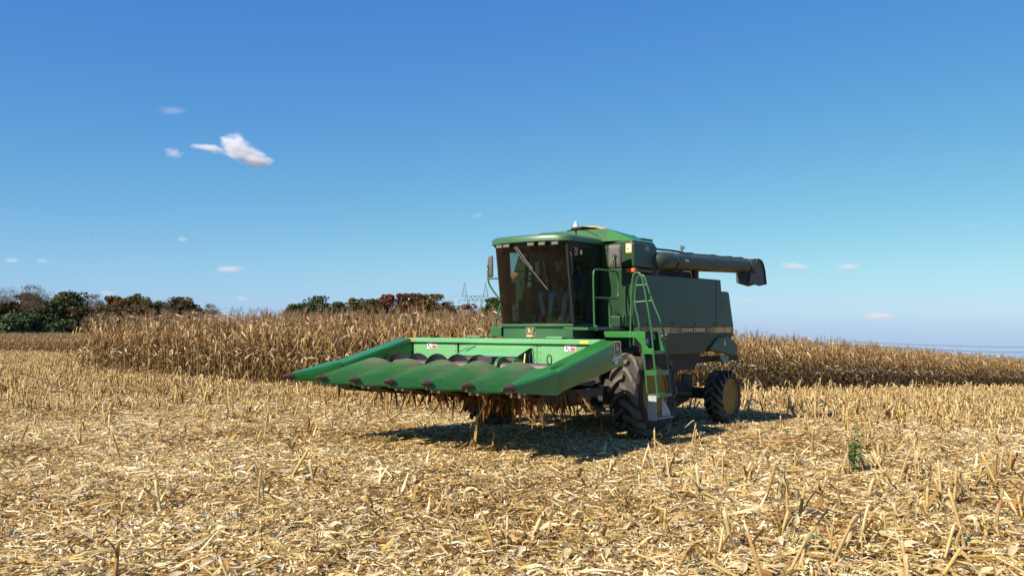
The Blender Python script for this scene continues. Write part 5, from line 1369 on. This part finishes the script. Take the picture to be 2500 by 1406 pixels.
# ---------------- running gear
lug_m = paint('lug_rubber', (.035, .033, .03), .9, .2, dust=(.24, .205, .155), dust_amt=.70, dust_scale=5.0, bump=.3, bump_scale=50)
def tyre_lathe(Rt, w, rim_r):
    h = w / 2
    return [(-h * .86, rim_r), (-h * .98, rim_r + .06), (-h * 1.0, (Rt + rim_r) / 2), (-h * .95, Rt - .15), (-h * .86, Rt - .110), (-h * .5, Rt - .092), (0, Rt - .086), (h * .5, Rt - .092), (h * .86, Rt - .110), (h * .95, Rt - .15), (h, (Rt + rim_r) / 2), (h * .98, rim_r + .06), (h * .86, rim_r)]
def wheel(u, v, zc, Rt, w, rim_r, nl, s, lug=.05, sweep=.42):
    W_ = empty('wheel', COMB)
    q_ = MB(); prof = tyre_lathe(Rt, w, rim_r)
    n_ = 64; o_ = Vector((u, v, zc))
    rings_ = [[(u + r_ * math.cos(2 * math.pi * k / n_), v + a_, zc + r_ * math.sin(2 * math.pi * k / n_)) for k in range(n_)] for a_, r_ in prof]
    q_.loft(rings_, cap=False)
    for k in range(nl):
        for sd in (-1, 1):
            ph = 2 * math.pi * (k + (.5 if sd > 0 else 0)) / nl; rr_ = []
            for i in range(6):
                t_ = i / 5; vv = sd * (w * .5 * (1.01 - 1.08 * t_)); a_ = ph + sweep * (1 - (1 - t_) ** 1.6) * .62
                rb = Rt - .14 if i == 0 else Rt - .11; rt = Rt - .004 - .05 * (1 if i == 0 else 0)
                hw_ = (lug * (1.15 - .25 * t_)) / Rt / 2
                rr_.append([(u + r_ * math.cos(a_ + da), v + vv, zc + r_ * math.sin(a_ + da)) for r_, da in ((rb, -hw_ * 1.5), (rt, -hw_), (rt, hw_), (rb, hw_ * 1.5))])
            q_.loft(rr_)
    q_.m = [1 if i >= (len(prof) - 1) * n_ else 0 for i in range(len(q_.f))]
    q_.build('tyre', [rubber, lug_m], W_, 32)
    h = w / 2; rp_ = [(s * h * .80, rim_r + .012), (s * h * .90, rim_r + .015), (s * h * .90, rim_r - .02), (s * h * .60, rim_r - .04), (s * h * .0, rim_r - .055), (-s * h * .25, rim_r * .62), (-s * h * .22, rim_r * .30), (-s * h * .22, .02)]
    r3_ = MB(); r3_.loft([[(u + r_ * math.cos(2 * math.pi * k / 40), v + a_, zc + r_ * math.sin(2 * math.pi * k / 40)) for k in range(40)] for a_, r_ in rp_], cap=True); r3_.build('rim', yellow, W_, 30)
    hb = MB(); hb.lathe([(0, .12), (.10, .11), (.13, .06), (.14, .01)], (u, v - s * h * .23, zc), (0, s, 0), 20); hb.build('hub', yellow, W_, 40)
    for k in range(8):
        a_ = 2 * math.pi * k / 8; nb_ = MB(); nb_.lathe([(0, .016), (.025, .016), (.028, .01)], (u + rim_r * .42 * math.cos(a_), v - s * h * .24, zc + rim_r * .42 * math.sin(a_)), (0, s, 0), 6); nb_.build('wheel_nut', grime, W_)
for s in (1, -1):
    wheel(0.0, s * 1.71, .865, .81, .53, .43, 17, s, .085, .62)
    wheel(-3.49, s * 1.58, .565, .54, .40, .35, 17, s, .055, .62)
AXL = empty('axle_assembly', COMB)
b = MB(); b.box(-.16, .16, -1.32, 1.32, .66, .94); b.build('front_axle', grime, AXL, bevel=.03)
for s in (1, -1):
    q = MB(); q.prism([(-.25, .55), (.25, .55), (.30, .85), (.15, 1.15), (-.2, 1.15), (-.32, .8)], 'y', s * 1.14 - .12, s * 1.14 + .12); q.build('final_drive', grime, AXL, bevel=.03)
    q = MB(); q.prism([(-2.95, .50), (-2.75, .85), (-2.85, 1.05), (-3.25, 1.0), (-3.2, .62)], 'y', s * 1.02 - .02, s * 1.02 + .02); q.build('steering_plate', olive, AXL, bevel=.01)
    q = MB(); q.tube([(-1.6, s * .9, 1.2), (-2.9, s * 1.0, .75)], .05, 8); q.build('axle_strut', olive, AXL, 50)
b = MB(); b.box(-3.62, -3.36, -1.34, 1.34, .50, .72); b.build('rear_axle', grime, AXL, bevel=.03)
b = MB(); b.box(-3.7, -3.2, -.45, .45, .70, 1.3); b.build('axle_pivot', grime, AXL, bevel=.03)
for s in (1, -1):
    q = MB(); q.box(-5.1, -2.3, s * 1.12 - .10, s * 1.12 + .10, 1.255, 1.37); q.build('tail_beam', grime, AXL, bevel=.01)
b = MB(); b.prism([(-2.6, .62), (-.5, .55), (-.35, 1.2), (-2.9, 1.2)], 'y', -.85, .85); b.build('cleaning_shoe', grime, AXL, bevel=.03)
b = MB(); b.box(-1.1, -.75, 1.0, 1.35, .75, 1.3); b.build('lower_frame', grime, AXL, bevel=.02)
for s in (1, -1):
    q = MB(); q.prism([(-.75, 1.32), (-1.3, 1.22), (-2.1, .98), (-2.95, .86), (-3.0, .50), (-2.2, .34), (-1.2, .34), (-.75, .5)], 'y', s * 1.05 - .03, s * 1.05 + .03); q.build('lower_shield', grime, AXL, bevel=.01)
    q = MB(); q.tube([(-.95, s * 1.12, 1.1), (-1.9, s * 1.12, .72), (-2.9, s * 1.14, .62)], .045, 8); q.build('link_bar', olive, AXL, 50)
b = MB(); b.tube([(-.55, 1.25, 1.45), (-.85, 1.3, .85)], .03, 8); b.tube([(-.95, 1.3, 1.45), (-1.05, 1.28, .8)], .025, 8); b.build('frame_post', grime, AXL, 50)

def to_world(p): return COMB.matrix_world @ Vector(p)
bpy.context.view_layer.update()
CM = Matrix.Translation((.968, 16.965, 0)) @ Matrix.Rotation(-2.233, 4, 'Z')

# ------------------------------------------------------------------ grain heaped in the tank
g = np.random.default_rng(5)
kern = paint('corn_grain', (.72, .42, .08), .5, .4, var=.35, dust_scale=30, bump=.8, bump_scale=70)
b = MB(); nu_, nv_ = 14, 18; vv = []
for i in range(nu_ + 1):
    for j in range(nv_ + 1):
        u = -.04 - .80 * i / nu_; v = -.95 + 1.85 * j / nv_
        vv.append((u, v, 3.60 + .285 * max(0, 1 - ((u + .22) / .6) ** 2 - ((v - .42) / .85) ** 2) + g.normal(0, .004)))
ff = [(i * (nv_ + 1) + j, i * (nv_ + 1) + j + 1, (i + 1) * (nv_ + 1) + j + 1, (i + 1) * (nv_ + 1) + j) for i in range(nu_) for j in range(nv_)]
b.add(vv, ff); go_ = b.build('corn_grain', kern, None, 60, recalc=False, kind='stuff'); go_.matrix_world = CM
tag(go_, 'heap of golden corn grain showing above the tank edge', 'grain')

# ------------------------------------------------------------------ husks hanging under the corn head
r = random.Random(11); hb = VB()
for k in range(430):
    u = r.uniform(2.6, 3.75); v = r.choice([r.uniform(-2.0, 2.3), r.uniform(.2, 2.3), r.gauss(1.9, .25), r.gauss(1.1, .3), r.gauss(.3, .35)]); z = r.uniform(.98, 1.10); ln = r.uniform(.12, .50)
    a = r.uniform(0, 6.28); p = V3((u, v, z)); d = V3((r.uniform(-.35, .35), r.uniform(-.35, .45), -1)).normalized(); pp = [p.copy()]
    for i in range(5): p = p + d * ln / 5; d = (d + V3((r.uniform(-.3, .3), r.uniform(-.3, .3), r.uniform(-.2, .15)))).normalized(); pp.append(p.copy())
    w = r.uniform(.007, .030); c = V3(r.choice([(.19, .085, .028), (.14, .06, .02), (.25, .125, .045), (.10, .045, .016), (.32, .18, .07)]))
    s0 = V3((math.cos(a), math.sin(a), 0)); hb.strip(pp, [w * q for q in (.7, 1, 1, .9, .6, .2)], [s0] * 6, c, .3)
ho = obj('hanging_husks', hb.mesh('hanging_husks', dry_mat)); ho.matrix_world = CM
tag(ho, 'brown husks and leaves hanging below the corn head', 'husks', kind='stuff')
# a few long stems stuck between beam and cab
for k, (u, v) in enumerate(((1.9, .62), (1.95, .75))):
    sv = VB(); sv.tube([V3((0, 0, 0)), V3((.02, .05, .10)), V3((.03, .14 - .2 * k, .2 - .08 * k))], [.006, .005, .003], V3((.66, .50, .28)), 5)
    so = obj('stem_scrap', sv.mesh('stem_scrap', dry_mat)); so.matrix_world = CM @ Matrix.Translation((u, v, 1.80)); tag(so, 'thin dry stem caught on the top beam before the cab', 'stem scrap', 'stems caught on the top beam')

# ------------------------------------------------------------------ people in the cab
skin_m = paint('skin', (.42, .24, .16), .6, .3, var=.05); jeans_m = paint('jeans', (.20, .38, .52), .85, .15, var=.25, dust_scale=4); shirt1 = paint('shirt_dark', (.04, .045, .05), .9, .1); shirt2 = paint('shirt_blue', (.06, .12, .20), .9, .1); boot_m = paint('boot_tan', (.34, .19, .07), .8, .2); hair_m = paint('hair_dark', (.025, .018, .014), .8, .2); capm = paint('cap_green', (.02, .06, .03), .8, .2)
def person(hip, knees, feet, hands, head, shirt, label, cap=True):
    hip = V3(hip); head = V3(head); chest = hip.lerp(head, .55); neck = hip.lerp(head, .78)
    vs_, es, rs, reg = [], [], [], []
    def add(p, r_, par, g_):
        vs_.append(tuple(p)); rs.append(r_); reg.append(g_)
        if par is not None: es.append((par, len(vs_) - 1))
        return len(vs_) - 1
    i0 = add(hip, .145, None, 'j'); i1 = add(hip.lerp(chest, .5), .14, i0, 's'); i2 = add(chest, .15, i1, 's'); i3 = add(neck - V3((0, 0, .03)), .075, i2, 's'); i4 = add(neck + V3((0, 0, .05)), .05, i3, 'k')
    h0 = add(head - V3((0, 0, .03)), .072, i4, 'k'); h1 = add(head + V3((.01, 0, .04)), .092, h0, 'k'); add(head + V3((0, 0, .11)), .06, h1, 'k')
    add(head + V3((.115, 0, .02)), .014, h1, 'k')                                   # nose
    for s in (-1, 1): add(head + V3((0, s * .098, .015)), .016, h1, 'k')            # ears
    for s, kn, ft in ((-1, knees[0], feet[0]), (1, knees[1], feet[1])):
        kn, ft = V3(kn), V3(ft)
        a_ = add(hip + V3((.05, s * .09, -.01)), .095, i0, 'j'); b_ = add((hip + V3((.05, s * .09, 0))).lerp(kn, .5), .082, a_, 'j'); c_ = add(kn, .064, b_, 'j'); d_ = add(kn.lerp(ft, .5), .056, c_, 'j'); e_ = add(ft + V3((0, 0, .06)), .048, d_, 'j'); f_ = add(ft, .045, e_, 'b'); add(ft + V3((.12, 0, -.025)), .036, f_, 'b')
    hand_at = []
    for s, hd in ((-1, hands[0]), (1, hands[1])):
        hd = V3(hd); sh = chest + V3((0, s * .17, .10)); el = sh.lerp(hd, .5) + V3((-.08, s * .07, -.13))
        a_ = add(sh, .066, i2, 's'); b_ = add(el, .05, a_, 's'); c_ = add(el.lerp(hd, .55), .042, b_, 's'); d_ = add(hd, .03, c_, 'k'); dr = (hd - el).normalized(); pm = add(hd + dr * .05, .034, d_, 'k')
        sx_ = dr.cross(V3((0, 0, 1))).normalized()
        for q_ in range(4):
            o_ = sx_ * (-.027 + .018 * q_); f1 = add(hd + dr * .09 + o_, .0085, pm, 'k'); f2 = add(hd + dr * (.115 + .006 * (q_ in (1, 2))) + o_ + V3((0, 0, -.02)), .008, f1, 'k'); add(hd + dr * .115 + o_ + V3((0, 0, -.045)), .007, f2, 'k')
        t1 = add(hd + dr * .04 - sx_ * s * .04, .010, d_, 'k'); add(hd + dr * .07 - sx_ * s * .055 + V3((0, 0, -.02)), .008, t1, 'k')
    me = bpy.data.meshes.new('person_skeleton'); me.from_pydata(vs_, es, [])
    tmp = bpy.data.objects.new('person_skeleton', me); COL.objects.link(tmp)
    sk = tmp.modifiers.new('skin', 'SKIN'); sk.use_smooth_shade = True
    for i, sv in enumerate(me.skin_vertices[0].data): sv.radius = (rs[i], rs[i]); sv.use_root = (i == 0)
    tmp.modifiers.new('sub', 'SUBSURF').levels = 1
    dg = bpy.context.evaluated_depsgraph_get(); m2 = bpy.data.meshes.new_from_object(tmp.evaluated_get(dg)); bpy.data.objects.remove(tmp, do_unlink=True)
    m2.materials.clear()
    for m_ in (jeans_m, shirt, skin_m, boot_m): m2.materials.append(m_)
    J = np.array(vs_); key = {'j': 0, 's': 1, 'k': 2, 'b': 3}; G_ = np.array([key[x] for x in reg]); rad_ = np.array(rs)
    cen = np.array([tuple(p.center) for p in m2.polygons]); dd = np.linalg.norm(cen[:, None] - J[None], axis=2) - rad_[None] * .6
    m2.polygons.foreach_set('material_index', G_[dd.argmin(1)].astype(np.int32)); m2.polygons.foreach_set('use_smooth', np.ones(len(m2.polygons), bool))
    o = obj('person', m2); o.matrix_world = CM; m2.name = 'person'; tag(o, label, 'person', 'people riding in the cab')
    hr = MB()
    if cap:
        hr.lathe([(0, .108), (.05, .105), (.09, .085), (.115, .03)], head + V3((0, 0, .045)), (0, 0, 1), 16); hr.box(head.x + .08, head.x + .19, head.y - .07, head.y + .07, head.z + .045, head.z + .055); hr.build('cap', capm, o, 40)
    else:
        hr.sphere(head + V3((-.02, 0, .055)), .108, 14, 9, 0, (1, .95, .9)); hr.build('hair', hair_m, o, 60)
    fc = MB()
    for s in (-1, 1): fc.sphere(head + V3((.085, s * .035, .035)), .012, 8, 6)
    fc.box(head.x + .085, head.x + .098, head.y - .025, head.y + .025, head.z - .042, head.z - .035); fc.build('face_features', ink_m, o)
    return o
person((.18, -.02, 2.52), ((.60, -.10, 2.62), (.60, .17, 2.60)), ((.66, .03, 2.20), (.72, .21, 2.16)), ((.50, -.34, 2.84), (.52, -.06, 2.86)), (.14, .0, 3.17), shirt1, 'driver in dark shirt, jeans and tan boots at the steering wheel', True)
person((.20, .52, 2.50), ((.60, .46, 2.56), (.60, .62, 2.55)), ((.70, .48, 2.16), (.70, .66, 2.16)), ((.46, .40, 2.62), (.46, .66, 2.62)), (.18, .52, 3.06), shirt2, 'passenger in jeans and blue sleeves seated by the cab door', False)

# ------------------------------------------------------------------ things lying behind the windshield
def dash(o, label, cat): o.matrix_world = CM; tag(o, label, cat, 'things lying behind the windshield'); return o
q = MB(); q.prism([(v + .56, z + 2.125) for v, z in rrect(.045, .06, .012)], 'x', .84, .90); q.lathe([(0, .016), (.03, .016), (.032, .01)], (.87, .56, 2.185), (0, 0, 1), 12, 1); q.box(.9005, .902, .53, .59, 2.08, 2.11, 2)
dash(q.build('white_bottle', [white_m, paint('cap_blue', (.25, .45, .6), .4), ink_m], None, 40), 'white square bottle with pale blue cap behind the windshield', 'bottle')
q = MB(); q.lathe([(0, .028), (.01, .032), (.09, .032), (.11, .02), (.125, .02)], (.84, .66, 2.063), (0, 0, 1), 16)
dash(q.build('brown_bottle', paint('bottle_amber', (.32, .18, .05), .25, .6), None, 40), 'amber brown bottle right of the white bottle', 'bottle')
r = random.Random(3); q = MB(); rings = []
for i in range(7):
    t = i / 6; rings.append([(.86 + (.09 * math.sin(math.pi * min(1, t + .12))) * math.cos(6.28 * k / 12) * r.uniform(.75, 1.1), .26 + .24 * t, 2.068 + (.05 * math.sin(math.pi * min(1, t + .1)) + .012) * (1 + math.sin(6.28 * k / 12)) * r.uniform(.7, 1.1)) for k in range(12)])
q.loft(rings); dash(q.build('yellow_bag', paint('bag_yellow', (.50, .50, .08), .4, .5, var=.3), None, 25), 'crumpled yellow green bag lying behind the windshield', 'bag')
q = MB(); q.loft([[(.82 + .04 * math.cos(6.28 * k / 10) * r.uniform(.7, 1.1), -.02 + .12 * i / 4, 2.066 + .02 * (1 + math.sin(6.28 * k / 10)) * r.uniform(.6, 1.2)) for k in range(10)] for i in range(5)])
dash(q.build('pink_rag', paint('rag_pink', (.45, .16, .18), .8), None, 30), 'small pink rag lying left of the yellow bag', 'rag')
q = MB(); q.box(.88, .97, .05, .24, 2.063, 2.069); q.box(.90, .94, -.02, .06, 2.069, 2.082)
dash(q.build('white_papers', white_m, None), 'white papers lying flat at the windshield foot', 'papers')
